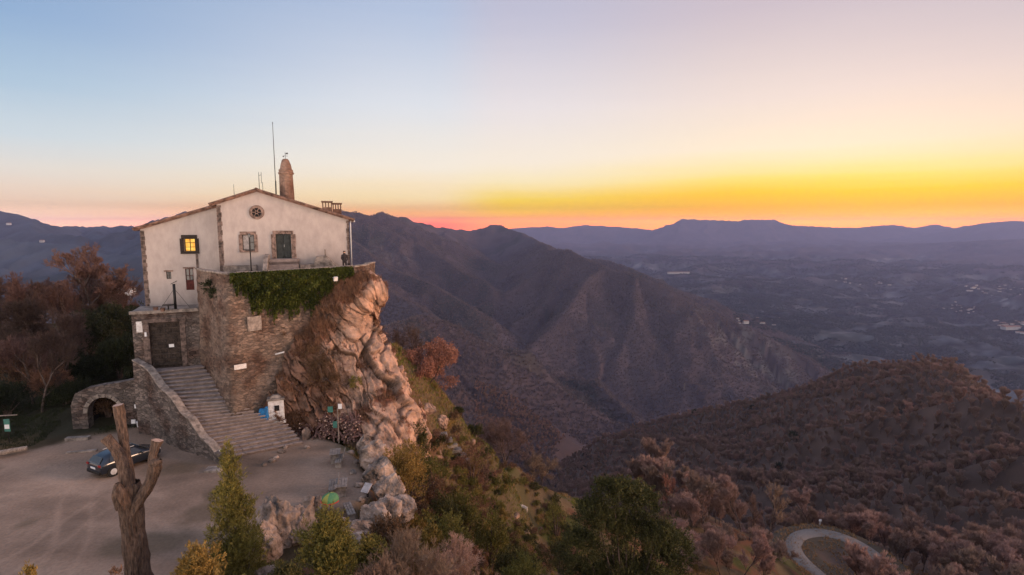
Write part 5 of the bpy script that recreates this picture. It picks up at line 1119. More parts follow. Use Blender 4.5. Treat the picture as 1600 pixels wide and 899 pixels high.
CL = [((1325, 1395), (440, 450), 9, 1.0, 'small white building of the hamlet on the dark rise in the plain', 'houses of the hamlet on the rise'),
      ((1555, 1600), (500, 522), 14, 1.3, 'white building of the bright village at the right edge', 'houses of the village at the right edge'),
      ((1470, 1530), (472, 492), 16, 1.2, 'white building of the village in the middle of the plain', 'houses of the village in mid plain'),
      ((1495, 1600), (440, 462), 20, 1.3, 'distant white building of the scattered town far right', 'houses of the far scattered town'),
      ((1150, 1240), (495, 512), 9, .8, 'white farmhouse strung along the foot of the ridge', 'farmhouses at the foot of the ridge'),
      ((1300, 1345), (432, 446), 7, 1.2, 'white farm building in the far plain', 'farm buildings in the far plain')]
for (xa, xb), (ya, yb), n, s_, lb, gr in CL:
    for k in range(n):
        px = rnd.uniform(xa, xb); py = np.clip(rnd.gauss((ya + yb) / 2, (yb - ya) / 4), ya, yb); p = hit(px, py)
        if p is None: continue
        sc2 = s_ * rnd.uniform(.4, 1.1); o = h0 if not placed else h0.copy()
        if placed: C.objects.link(o)
        placed = True; o.location = p; o.rotation_euler = (0, 0, rnd.uniform(-.5, .5)); o.scale = (sc2 * rnd.uniform(.8, 2.2), sc2, sc2); tag(o, lb, 'house', gr)
for px, py, sx, lb in ((1060, 428, 9.0, 'long white factory hall in the far plain beyond the ridge'), (14, 352, 1.6, 'lone white house on the left mountain, higher one'), (66, 379, 1.4, 'lone white house on the left mountain, lower one'), (190, 458, 1.6, 'pale house seen between the bare tree and the wing, left one'), (199, 461, 1.7, 'pale house seen between the bare tree and the wing, right one'), (1165, 506, 1.6, 'largest white farmhouse at the foot of the ridge'), (1583, 515, 5.0, 'long white hall in the village at the right edge')):
    p = hit(px, py, 200); o = h0.copy(); C.objects.link(o); o.location = p; o.scale = (sx * (1.6 if sx > 3 else 1), sx * .8 if sx < 3 else 3, min(sx, 2.2)); o.rotation_euler = (0, 0, .1); tag(o, lb, 'house'); 
    if 'group' in o: del o['group']
# ================================================================== VEGETATION
def leaf_mat(name, c1, c2, rough=.7, rand=.35, trans=.0):
    m = bpy.data.materials.new(name); m.use_nodes = True; t = m.node_tree; b = t.nodes['Principled BSDF']; n_, l_ = t.nodes.new, t.links.new
    b.inputs['Roughness'].default_value = rough; b.inputs['Specular IOR Level'].default_value = .2
    g = n_('ShaderNodeNewGeometry'); oi = n_('ShaderNodeObjectInfo'); co = n_('ShaderNodeTexCoord'); nz = n_('ShaderNodeTexNoise'); nz.inputs['Scale'].default_value = .9; nz.inputs['Detail'].default_value = 3; l_(co.outputs['Object'], nz.inputs[0])
    ma = n_('ShaderNodeMath'); ma.operation = 'MULTIPLY_ADD'; l_(g.outputs['Random Per Island'], ma.inputs[0]); ma.inputs[1].default_value = .45; l_(nz.outputs[0], ma.inputs[2])
    mr = n_('ShaderNodeMapRange'); l_(ma.outputs[0], mr.inputs[0]); mr.inputs[1].default_value = .4; mr.inputs[2].default_value = 1.0
    mx = n_('ShaderNodeMix'); mx.data_type = 'RGBA'; l_(mr.outputs[0], mx.inputs[0]); mx.inputs[6].default_value = (*c1, 1); mx.inputs[7].default_value = (*c2, 1)
    hv = n_('ShaderNodeHueSaturation'); l_(mx.outputs[2], hv.inputs['Color']); vr = n_('ShaderNodeMapRange'); l_(oi.outputs['Random'], vr.inputs[0]); vr.inputs[3].default_value = 1 - rand; vr.inputs[4].default_value = 1 + rand; l_(vr.outputs[0], hv.inputs['Value'])
    hr = n_('ShaderNodeMapRange'); l_(oi.outputs['Random'], hr.inputs[0]); hr.inputs[3].default_value = .515; hr.inputs[4].default_value = .49; l_(hr.outputs[0], hv.inputs['Hue'])
    l_(hv.outputs[0], b.inputs['Base Color']); return m
VM = dict(
 bark=mat('bark', (.13,.09,.075), var=.4, scale=3, bump=.6, stretch=(3,3,.7)),
 twig=leaf_mat('bare_twigs', (.105,.062,.052), (.21,.125,.10)),
 twigleft=leaf_mat('dark_bare_twigs', (.065,.038,.032), (.135,.080,.064)),
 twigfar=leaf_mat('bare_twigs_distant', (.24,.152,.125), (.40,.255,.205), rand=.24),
 plainwood=leaf_mat('dark_valley_woods', (.030,.042,.046), (.070,.080,.080), rand=.3),
 twigmid=leaf_mat('bare_twigs_far_ridge', (.098,.078,.086), (.15,.12,.125), rand=.2),  # purple-grey twigs, part of the purple standing in for haze
 twigred=leaf_mat('red_dry_leaves', (.19,.078,.055), (.34,.155,.105)),
 twigpale=leaf_mat('pale_twigs', (.19,.115,.085), (.37,.245,.175)),
 ever=leaf_mat('evergreen_leaves', (.020,.024,.008), (.095,.085,.026)),
 darkever=leaf_mat('dark_evergreen_leaves', (.012,.016,.008), (.035,.040,.014)),
 juni=leaf_mat('juniper_leaves', (.060,.060,.015), (.235,.19,.045)),
 gold=leaf_mat('golden_shrub_leaves', (.105,.075,.02), (.32,.205,.055)),
 rust=leaf_mat('rusty_shrub_leaves', (.10,.055,.035), (.24,.125,.075)),
 ivy=leaf_mat('ivy_leaves', (.014,.024,.006), (.12,.125,.022)),
 grass=leaf_mat('dry_grass', (.17,.10,.04), (.42,.25,.12)),
 ggrass=leaf_mat('green_grass', (.08,.09,.016), (.26,.25,.045)))
def segs_mesh(P0, P1, R0, R1, n=3):
    P0, P1 = np.asarray(P0), np.asarray(P1); R0, R1 = np.asarray(R0), np.asarray(R1); d = P1 - P0; d /= np.linalg.norm(d, axis=1, keepdims=True) + 1e-9
    up = np.where(np.abs(d[:, 2:3]) > .9, np.array([[1., 0, 0]]), np.array([[0., 0, 1]])); a = np.cross(d, up); a /= np.linalg.norm(a, axis=1, keepdims=True) + 1e-9; b = np.cross(d, a)
    ang = np.arange(n) * 2 * np.pi / n; ca, sa = np.cos(ang), np.sin(ang); ring = a[:, None] * ca[None, :, None] + b[:, None] * sa[None, :, None]
    V = np.concatenate([P0[:, None] + ring * R0[:, None, None], P1[:, None] + ring * R1[:, None, None]], 1).reshape(-1, 3)
    base = (np.arange(len(P0)) * 2 * n)[:, None]; k = np.arange(n)[None]; k2 = (k + 1) % n
    return V, np.stack([base + k, base + k2, base + n + k2, base + n + k], -1).reshape(-1, 4)
def grow(seed, h, spread=.5, trunk_r=.2, levels=5, nb=3, ratio=.72, twigs=4, up=.25, first=.28, crook=.12, min_r=.012, stems=1):
    r_ = random.Random(seed); S = []
    def br(p, d, L_, rad, lv):
        n = 3 if lv > 1 else 2; q = p
        for i in range(n):
            d2 = (d + Vector((r_.gauss(0, crook), r_.gauss(0, crook), r_.gauss(0, crook * .6) + up * .12))).normalized(); q2 = q + d2 * L_ / n
            rr0 = rad * (1 - i / n * .3); rr1 = rad * (1 - (i + 1) / n * .3); S.append((q, q2, max(rr0, min_r), max(rr1, min_r * .7), lv))
            if lv <= 2 and lv > 0 or (lv > 2 and i >= 1):
                for _ in range(1 if lv > 2 else twigs // 2):
                    if lv > 0:
                        az = r_.uniform(0, 6.283); s_ = d2.orthogonal().normalized(); s_.rotate(Matrix.Rotation(az, 3, d2)); br(q2, (d2 * .55 + s_ * spread * 1.5 + Vector((0, 0, up))).normalized(), L_ * ratio * r_.uniform(.55, .9), rr1 * .5, lv - 1 if lv <= 2 else lv - 2)
            q = q2; d = d2
        if lv > 0:
            for _ in range(nb if lv > 1 else twigs):
                az = r_.uniform(0, 6.283); s_ = d.orthogonal().normalized(); s_.rotate(Matrix.Rotation(az, 3, d)); a_ = r_.uniform(.35, 1.0) * spread
                br(q, (d + s_ * a_ * 1.5 + Vector((0, 0, up * .5))).normalized(), L_ * ratio * r_.uniform(.75, 1.1), rad * .62, lv - 1)
    for s in range(stems):
        a = r_.uniform(0, 6.28); d = Vector((math.cos(a) * .35 * (stems > 1), math.sin(a) * .35 * (stems > 1), 1)).normalized()
        br(Vector((0, 0, -.3)), d, h * first * 1.1, trunk_r, levels)
    P0 = np.array([s[0] for s in S]); P1 = np.array([s[1] for s in S]); R0 = np.array([s[2] for s in S]); R1 = np.array([s[3] for s in S])
    k = h / max(P1[:, 2].max(), .1); P0, P1 = P0 * k, P1 * k
    return P0, P1, R0, R1
def tree_meshes(nm, seed, h, m_tw='twig', thick=None, **kw):
    P0, P1, R0, R1 = grow(seed, h, **kw); big = R0 > (thick or kw.get('trunk_r', .2) * .28)
    return (P0[big], P1[big], R0[big], R1[big]), (P0[~big], P1[~big], R0[~big], R1[~big])
def mk_tree(nm, seed, h, label, cat, group=None, m_tw='twig', loc_=(0, 0, 0), rz=0, leaves=None, leaf_m=None, crown_name='crown', bark='bark', **kw):
    a, b = tree_meshes(nm, seed, h, m_tw, **kw); t = empty(nm, loc_, rz, label, cat, group)
    mesh_np('trunk', *segs_mesh(*a, n=6), VM[bark], t, smooth=True); V, F = segs_mesh(*b, n=3)
    cr_ = mesh_np(crown_name, V, F, VM[m_tw], t)
    if leaves:
        tips = b[1]; rs = np.random.RandomState(seed); idx = rs.randint(0, len(tips), leaves); c = tips[idx] + rs.normal(scale=.12, size=(leaves, 3)); V, F = quads(c, rs, .10, .16); mesh_np('foliage', V, F, VM[leaf_m], t)
    return t
def quads(c, rs, s0, s1, dirn=None, asp=.6, flat=0):
    n = len(c); a = rs.normal(size=(n, 3)); 
    if dirn is not None: a = a * .45 + dirn
    a /= np.linalg.norm(a, axis=1, keepdims=True); b = np.cross(a, rs.normal(size=(n, 3))); b /= np.linalg.norm(b, axis=1, keepdims=True) + 1e-9
    s = rs.uniform(s0, s1, (n, 1)); a = a * s; b = b * s * asp
    V = np.stack([c - a * .2 - b * .5, c - a * .2 + b * .5, c + a * .8 + b * .25, c + a * .8 - b * .25], 1).reshape(-1, 3)
    return V, (np.arange(n) * 4)[:, None] + np.arange(4)[None]
def leaf_blob(lobes, n, rs, s0, s1, upb=.3, shell=.55, asp=.6):
    """lobes: (center, radii); leaves fill the outer shell of each lobe, pointing out and up; lobes broken into sprays"""
    vol = np.array([l[1][0] * l[1][1] + l[1][0] * l[1][2] for l in lobes]); cnt = (n * vol / vol.sum()).astype(int); C_all, D_all = [], []
    for (c, r_), k in zip(lobes, cnt):
        ns = max(8, k // 22); d = rs.normal(size=(ns, 3)); d /= np.linalg.norm(d, axis=1, keepdims=True); d[:, 2] = np.where(d[:, 2] < -.55, -d[:, 2], d[:, 2])
        rad = shell + (1 - shell) * rs.rand(ns, 1) ** .6; rad = rad * (1 + .14 * rs.normal(size=(ns, 1))); sc_ = np.array(c) + d * rad * np.array(r_) * .86
        sd = d + np.array([0, 0, upb]) + rs.normal(size=(ns, 3)) * .38; sd /= np.linalg.norm(sd, axis=1, keepdims=True)   # each spray is a leafy branchlet
        sl_ = (np.mean(r_) * .32 + s1 * 1.2) * rs.uniform(.5, 1.5, (ns, 1)); idx = rs.randint(0, ns, k); t_ = rs.rand(k, 1)
        p = sc_[idx] + sd[idx] * sl_[idx] * t_ + rs.normal(size=(k, 3)) * (s1 * .55) * (1.25 - t_)
        C_all.append(p); D_all.append(sd[idx] + rs.normal(size=(k, 3)) * .15)
    Cc = np.concatenate(C_all); Dd = np.concatenate(D_all); Dd /= np.linalg.norm(Dd, axis=1, keepdims=True); return quads(Cc, rs, s0, s1, Dd, asp)
def mk_leafy(nm, label, cat, loc_, lobes, n, s0, s1, m_l, seed, stems=None, group=None, trunk_h=None, asp=.6, upb=.3, shell=.55):
    rs = np.random.RandomState(seed); t = empty(nm, loc_, 0, label, cat, group); V, F = leaf_blob(lobes, n, rs, s0, s1, upb, shell, asp)
    mesh_np('foliage', V, F, VM[m_l], t)
    mb = MB(); 
    for c, r_ in lobes[:8]: mb.tube([(0, 0, -.6), (c[0] * .3, c[1] * .3, c[2] * .35), (c[0] * .8, c[1] * .8, c[2] * .9)], [.1 + .03 * r_[0], .07, .03], 6)
    mb.build('trunk' if 'tree' in nm or 'oak' in nm else 'stem', VM['bark'], t); return t
# ---- ivy hanging over the parapet
rs = np.random.RandomState(5); pts = []; dr = []
cd3 = Vector((cd.x, cd.y, 0)); nf = Vector((cd.y, -cd.x, 0))
for k in range(42000):
    px = rs.uniform(358, 548); top = 427 - (px - 358) * .055; lowl = np.interp(px, [358, 375, 392, 405, 430, 455, 480, 498, 515, 535, 548], [436, 456, 478, 488, 490, 489, 484, 474, 462, 446, 432]) + 7 * math.sin(px * .21) + 6 * math.sin(px * .53 + 1) + 5 * math.sin(px * 1.3)
    v = rs.rand(); py = top + (lowl - top) * v
    if v > .65 and rs.rand() < (v - .65) * 2.4: continue
    if math.sin(px * .17 + 2) * math.sin(py * .23) > .72 and rs.rand() < .8: continue
    p, _ = on_face(px, py, C_, cd, .15 + .55 * math.sin(min(1, v * 1.3) * math.pi) * (.5 + .5 * math.sin(px * .21) * math.sin(py * .3)) * rs.rand() + .1 * rs.rand()); pts.append(p); dr.append((nf.x, nf.y, -.5))
V, F = quads(np.array(pts), rs, .09, .17, np.array(dr), asp=.9); iv = mesh_np('ivy', V, F, VM['ivy']); tag(iv, 'dense green ivy hanging over the terrace wall', 'ivy')
# ---- dry tufts on the rock (one cover of the cliff)
def tuft_cloud(c, nr_, rs, h0, h1, nbl=9, w=.03):
    c = np.repeat(c, nbl, 0); nr_ = np.repeat(nr_, nbl, 0); n = len(c); d = nr_ * .5 + rs.normal(size=(n, 3)) * .42 + np.array([0, 0, .75]); d /= np.linalg.norm(d, axis=1, keepdims=True); L_ = rs.uniform(h0, h1, (n, 1)); s = np.cross(d, rs.normal(size=(n, 3))); s /= np.linalg.norm(s, axis=1, keepdims=True); c = c + rs.normal(size=(n, 3)) * np.array([.09, .09, .02])
    V = np.stack([c - s * w, c + s * w, c + d * L_], 1).reshape(-1, 3); return V, (np.arange(n) * 3)[:, None] + np.arange(3)[None]
wv = (ROCKVEG.ravel() * (1 - fresh.ravel() * .55)) ** 1.5; wv[ROCKG.reshape(-1, 3)[:, 2] < .5] = 0; wv *= (ui.ravel() > 1.6) * (np.linalg.norm(np.cross(np.gradient(ROCKG, axis=0), np.gradient(ROCKG, axis=1)), axis=2).ravel()); wv = wv / wv.sum()
idx = rs.choice(len(wv), 3600, p=wv); V, F = tuft_cloud(ROCKG.reshape(-1, 3)[idx], ROCKN.reshape(-1, 3)[idx], rs, .14, .42, 10, .022)
o = mesh_np('cliff_grass', V, F, VM['rust']); tag(o, 'dry rusty tufts growing in the cliff cracks', 'grass', kind='stuff')
# bushes hanging on the cliff edge
def at_v(px, py, Y_): return at(px, py, Y_)
mk_leafy('shrub', 'rust red shrub overhanging the top right of the cliff', 'shrub', at_v(566, 452, 46.0), [((.5, 0, .1), (.75, .7, .7)), ((-.2, .1, .5), (.7, .6, .6)), ((.0, -.1, -.3), (.5, .5, .4))], 7000, .05, .11, 'twigred', 11, asp=.3)
mk_leafy('shrub', 'dark brown shrub below the ivy on the cliff', 'shrub', at_v(507, 492, 43.6), [((0, 0, 0), (1.0, .6, .7)), ((.9, .2, .2), (.8, .5, .5))], 5000, .05, .12, 'rust', 12, asp=.3)
mk_leafy('shrub', 'rusty brown shrub halfway down the cliff right edge', 'shrub', at_v(583, 532, 46.3), [((0, 0, 0), (.6, .5, .8)), ((.3, 0, -.7), (.5, .5, .6))], 3500, .05, .11, 'rust', 13, asp=.3)
mk_leafy('shrub', 'brown scrub growing down the middle of the cliff', 'shrub', at_v(505, 585, 41.4), [((0, 0, 0), (1.3, .5, 1.4)), ((-.7, 0, 1.3), (.8, .4, .9)), ((.8, -.1, -.8), (.9, .4, .8))], 9000, .05, .13, 'rust', 14, asp=.25)
mk_leafy('shrub', 'small brown shrub on the masonry face', 'shrub', at_v(430, 520, 41.9), [((0, 0, 0), (.8, .25, .45))], 1500, .05, .1, 'rust', 15, asp=.3)
mk_leafy('shrub', 'rusty scrub low on the right flank of the cliff', 'shrub', at_v(622, 612, 45.4), [((0, 0, 0), (.8, .5, .7)), ((.5, 0, -.8), (.7, .5, .5))], 4500, .05, .11, 'rust', 17, asp=.3)
mk_leafy('shrub', 'brown scrub in the cleft right of the firewood', 'shrub', at_v(600, 650, 42.0), [((0, 0, 0), (.7, .4, .6)), ((-.5, 0, .8), (.5, .4, .6))], 3500, .05, .11, 'rust', 18, asp=.3)
mk_leafy('shrub', 'small olive scrub on the cliff face above the firewood', 'shrub', at_v(556, 600, 42.0), [((0, 0, 0), (.45, .3, .5))], 1800, .05, .1, 'juni', 19, asp=.3)
# dark creeper in the flank wall
mk_leafy('creeper', 'dark creeper at the top of the flank wall by the wing', 'creeper', at(328, 450, 41.2), [((0, 0, 0), (.5, .3, .6)), ((.6, -.4, -.5), (.4, .3, .5))], 2600, .05, .1, 'darkever', 16)
# ---- pollarded plane
def pollard():
    t = empty('pollarded_tree', onz(217, 930), 0, 'thick pollarded tree with three cut stubs standing in the yard', 'tree')
    o0 = t.location; Y0 = o0.y
    def q(px, py, dy_=0): return at(px, py, Y0 + dy_) - o0
    V_, F_ = [], []; mb = MB()
    def limb(ps, rs_, seed):
        P = crv([tuple(p) for p in ps], 14); Rr = np.interp(np.linspace(0, len(rs_) - 1, len(P)), range(len(rs_)), rs_); n = 60; base = len(V_)
        for i, p in enumerate(P):
            a = np.array(P[min(i + 1, len(P) - 1)]) - np.array(P[max(i - 1, 0)]); a /= np.linalg.norm(a); u = np.cross(a, [0, 1, .1]); u /= np.linalg.norm(u); w = np.cross(a, u)
            for k in range(n):
                th = 2 * math.pi * k / n; dd = u * math.cos(th) + w * math.sin(th); pp = np.array(p); s = float(fbm(np.array([math.cos(th) * 1.6 + seed]), np.array([math.sin(th) * 1.6]), np.array([pp[2] * .9]), o=3, seed=seed)[0]); V_.append(tuple(pp + dd * Rr[i] * (1 + .30 * s + .20 * float(ridged(np.array([th * 3.0 + seed]), np.array([pp[2] * .9]), o=3, seed=seed + 9)[0]))))
        for i in range(len(P) - 1):
            for k in range(n): F_.append((base + i * n + k, base + i * n + (k + 1) % n, base + (i + 1) * n + (k + 1) % n, base + (i + 1) * n + k))
        return base + (len(P) - 1) * n, n
    k_ = Y0 / 850 * .82; caps = []
    limb([q(219, 960), q(218, 930), q(214, 880), q(209, 830), q(204, 790), q(200, 755)], [30 * k_, 25 * k_, 20 * k_, 17.5 * k_, 19 * k_, 17 * k_], 1)
    caps.append(limb([q(202, 780), q(198, 745), q(186, 712), q(175, 695), q(165, 684)], [13 * k_, 12 * k_, 9.5 * k_, 8.3 * k_, 9.5 * k_], 2))
    caps.append(limb([q(203, 775, .2), q(200, 735, .3), q(195, 700, .4), q(190, 665, .5), q(184, 633, .5)], [12 * k_, 9 * k_, 8 * k_, 7.5 * k_, 9.5 * k_], 3))
    caps.append(limb([q(206, 800, -.1), q(222, 776, -.1), q(236, 752, -.1), q(242, 732, -.1), q(239, 714, -.1), q(246, 688, 0)], [11 * k_, 9 * k_, 9.5 * k_, 10.5 * k_, 6 * k_, 8.5 * k_], 4))
    limb([q(196, 790, -.3), q(186, 770, -.5), q(183, 755, -.5)], [13 * k_, 11 * k_, 3 * k_], 5)
    limb([q(238, 726, -.2), q(247, 722, -.3), q(251, 718, -.3)], [8 * k_, 7 * k_, 2 * k_], 6)
    limb([q(210, 960, -.2), q(206, 935, -.2), q(207, 900, 0)], [34 * k_, 20 * k_, 10 * k_], 7)
    mesh_np('trunk', V_, F_, mat('plane_bark', (.17,.11,.082), col2=(.055,.037,.030), scale=7, bump=1.0, bscale=9, bdist=.16, lo=.36, hi=.64, stretch=(1.6,1.6,.35)), t, smooth=True)
    for b0, n in caps:
        mb = MB(); mb.add([V_[b0 + k] for k in range(n)], [tuple(range(n))]); mb.build('cut_end', wood_end, t)
pollard()
# ---- foreground evergreens
def cone_lobes(h, r0, seed, n=34):
    r_ = random.Random(seed); L_ = []
    for k in range(n):
        z = h * (k + .5) / n; rr = r0 * (1 - (z / h) ** 1.6) * .55 + .12; a = r_.uniform(0, 6.28); o_ = r0 * (1 - (z / h) ** 1.3) * .5
        o_ *= r_.uniform(.6, 1.35); s_ = r_.uniform(.55, 1.1); L_.append(((math.cos(a) * o_, math.sin(a) * o_, z), (rr * s_, rr * s_, h / n * r_.uniform(1.6, 3.4))))
    return L_
def juniper(px, pbase, Y_, ptop, r0, m_l, label, seed, n=16000, group=None, lean=0):
    b = at(px, pbase, Y_); b.z = gz(b.x, b.y) if b.z > gz(b.x, b.y) else b.z; h = at(px, ptop, Y_).z - b.z
    return mk_leafy('juniper', label, 'shrub', b, cone_lobes(h, r0, seed), n, .05, .13, m_l, seed, group=group, upb=1.3, asp=.28, shell=.4)
juniper(372, 940, 22.5, 698, 1.5, 'juni', 'tall columnar evergreen in front of the stair foot', 21, 46000)
def spike_bush(px, py, Y_, lobes, n, m_l, label, seed, s0=.05, s1=.12, nm='shrub', asp=.35, upb=1.0, shell=.45, group=None):
    b = at(px, py, Y_); b.z = min(b.z, gz(b.x, b.y) + .1); return mk_leafy(nm, label, 'shrub', b, lobes, n, s0, s1, m_l, seed, asp=asp, upb=upb, shell=shell, group=group)
def up_lobes(w, d, h, seed, n=9):
    r_ = random.Random(seed); return [((r_.uniform(-w, w) * .8, r_.uniform(-d, d) * .8, h * r_.uniform(.3, .75)), (w * r_.uniform(.3, .5), d * r_.uniform(.3, .5), h * r_.uniform(.25, .4))) for _ in range(n)]
def bush_px(l, r, ptop, Y_, m_l, label, seed, n, dens=1.0, pb=None, **kw):
    """a bush whose crown spans pixels l..r, top at ptop, standing on the ground at distance Y_"""
    c = at((l + r) / 2, ptop, Y_); g = gz(c.x, c.y); h = max(c.z - g, .6); w = (r - l) / 850 * Y_ / 2; b = Vector((c.x, c.y, g))
    r_ = random.Random(seed); L_ = []
    for k in range(12): a = r_.uniform(0, 6.28); rr = r_.uniform(.1, .75); zz = r_.uniform(.45, .82) * h * (1 - rr * .25); s_ = r_.uniform(.30, .45); L_.append(((math.cos(a) * rr * w, math.sin(a) * rr * w * .8, zz), (w * s_, w * s_, min(h * .26, w * s_ * 1.3))))
    for k in range(5): a = r_.uniform(0, 6.28); L_.append(((math.cos(a) * .45 * w, math.sin(a) * .45 * w, h * .3), (w * .5, w * .5, h * .32)))
    return mk_leafy(kw.pop('nm', 'shrub'), label, kw.pop('cat', 'shrub'), b, L_, n, kw.get('s0', .05), kw.get('s1', .12), m_l, seed, asp=kw.get('asp', .4), upb=kw.get('upb', .9), shell=kw.get('shell', .5), group=kw.get('group'))
bush_px(450, 560, 792, 22.0, 'juni', 'rounded olive green shrub in front of the biggest boulder', 31, 26000)
bush_px(258, 345, 828, 19.5, 'gold', 'golden tinged evergreen shrub right of the pollarded tree', 32, 16000)
bush_px(5, 95, 838, 16.5, 'gold', 'rusty golden shrub in the bottom left corner', 33, 12000)
bush_px(330, 400, 872, 18, 'juni', 'low dark evergreen at the foot of the tall column', 34, 9000)
bush_px(598, 668, 668, 35.0, 'gold', 'yellow green bush on the shoulder right of the rock ridge', 35, 17000)
bush_px(632, 672, 645, 42.0, 'ever', 'dark green juniper bush beside the path steps', 36, 8000)
bush_px(560, 640, 800, 26, 'rust', 'rust brown shrub below the rock ridge', 37, 12000)
bush_px(690, 760, 745, 40, 'juni', 'olive shrub clump in the middle of the near slope', 38, 12000)
bush_px(660, 720, 760, 36, 'ever', 'dark green shrub left of the olive clump on the slope', 39, 10000)
bush_px(730, 800, 790, 38, 'juni', 'broad olive shrub low on the near slope', 40, 12000)
bush_px(760, 850, 850, 33, 'ever', 'dark shrub at the bottom of the slope left of the big oak', 41, 12000)
bush_px(698, 730, 640, 55, 'ever', 'dark green bush on the ridge line right of the red tree', 42, 7000)
bush_px(728, 756, 662, 58, 'ever', 'second dark green bush on the ridge line, lower down', 43, 6000)
bush_px(640, 700, 820, 27, 'gold', 'golden brown shrub low in front of the pale twiggy thicket', 44, 9000)
bush_px(850, 900, 820, 45, 'ever', 'dark bush just left of the big holm oak', 45, 9000)
bush_px(600, 640, 725, 36.5, 'rust', 'small rusty bush hugging the rock ridge', 46, 6000)
bush_px(850, 890, 770, 62, 'juni', 'green bush on the ridge line beside the holm oak', 47, 5000)
bush_px(95, 200, 872, 18, 'rust', 'low rusty bush at the bottom edge left of the pollarded tree', 171, 8000)
bush_px(405, 470, 862, 20, 'ever', 'low dark bush at the bottom between the column and the round shrub', 172, 8000)
bush_px(545, 620, 838, 23, 'juni', 'olive bush low at the bottom right of the round shrub', 173, 10000)
bush_px(655, 740, 800, 31, 'juni', 'olive bush behind the pale twiggy thicket', 174, 12000)
bush_px(780, 870, 868, 28, 'juni', 'olive bush at the bottom edge left of the big oak', 175, 10000)
bush_px(625, 700, 700, 40, 'juni', 'olive bush under the dark juniper by the path steps', 176, 9000)
bush_px(655, 700, 735, 38, 'rust', 'rusty bush in the hollow of the near slope', 177, 7000)
bush_px(700, 770, 690, 50, 'rust', 'rusty scrub along the path edge', 178, 6000)
bush_px(140, 190, 600, 44.5, 'rust', 'brown scrub on top of the arched niche', 179, 4000, s0=.06, s1=.14)
bush_px(185, 214, 560, 45, 'darkever', 'dark bush between the niche and the gatehouse', 180, 5000, s0=.08, s1=.18)
# rusty scrub over the slope: individual low shrubs sharing three shapes
protos = []
for k, (m_l, sd_) in enumerate((('rust', 71), ('juni', 72), ('gold', 73), ('ever', 74))):
    L_ = up_lobes(.8, .8, 1.1, sd_, 8); r2 = np.random.RandomState(sd_); V, F = leaf_blob(L_, 2600, r2, .05, .13, .9, .4, .35); protos.append((V, F, m_l))
pm_mesh = []
cnt = 0; r3 = random.Random(3)
slope_poly = [(655,690),(700,655),(760,705),(800,730),(850,765),(880,795),(900,860),(880,899),(600,899),(590,840),(640,800),(610,730)]
SP = [tuple(p) for p in slope_poly]
def inside(px, py, poly):
    c_ = False; n = len(poly)
    for i in range(n):
        x1, y1 = poly[i]; x2, y2 = poly[(i + 1) % n]
        if (y1 > py) != (y2 > py) and px < (x2 - x1) * (py - y1) / (y2 - y1) + x1: c_ = not c_
    return c_
for V, F, m_l in protos:
    me_o = mesh_np('low_shrub', V, F, VM[m_l]); pm_mesh.append(me_o)
used = [False] * 4; spots = []
while cnt < 290:
    px, py = r3.uniform(590, 905), r3.uniform(650, 899)
    if not inside(px, py, SP): continue
    p = hit(px, py)
    if p is None or p.y > 90: continue
    if any((p - s_).length < .8 for s_ in spots): continue
    if 790 < px < 835 and 775 < py < 812: continue
    spots.append(p); k = r3.choices(range(4), (5, 3, 2, 2))[0]; o = pm_mesh[k] if not used[k] else pm_mesh[k].copy()
    if used[k]: C.objects.link(o)
    used[k] = True; o.location = p - Vector((0, 0, .1)); s_ = r3.uniform(.40, 1.1); o.scale = (s_, s_, s_ * r3.uniform(.6, 1.2)); o.rotation_euler = (0, 0, r3.uniform(0, 6.28)); tag(o, ('low rusty shrub', 'low olive shrub', 'low golden shrub', 'low dark green shrub')[k] + ' scattered over the near slope', 'shrub', 'low shrubs scattered over the near slope')
    cnt += 1
# grass cover of the near slope and banks (uncountable)
def ground_grass(n, region, m_l, nm, label, h0, h1, seed, w=.02, nbl=8):
    rs = np.random.RandomState(seed); X = rs.uniform(region[0], region[1], n * 3); Y = rs.uniform(region[2], region[3], n * 3); 
    Z = H(X, Y); az_ = np.abs(X / Y) < 1.0; ip = in_poly(X, Y, PLAZA) < -.2; pat = fbm(X / 5, Y / 5, o=3, seed=seed) > region[4]; ok = az_ & ip & pat & (Z > -70); X, Y, Z = X[ok][:n], Y[ok][:n], Z[ok][:n]
    V, F = tuft_cloud(np.stack([X, Y, Z - .03], -1), np.tile([0, 0, 1.], (len(X), 1)), rs, h0, h1, nbl, w); o = mesh_np(nm, V, F, VM[m_l]); tag(o, label, 'grass', kind='stuff')
ground_grass(26000, (-16, 32, 20, 95, -.05), 'grass', 'dry_grass', 'dry straw and rust coloured grass covering the near slope', .15, .5, 501, .022)
ground_grass(30000, (-14, 30, 22, 90, .0), 'ggrass', 'green_grass', 'green grass patches on the near slope', .12, .34, 502, .02)
ground_grass(6000, (-48, -18, 36, 60, -.1), 'darkever', 'bank_grass', 'dark rough grass on the bank behind the yard', .12, .35, 503, .02)
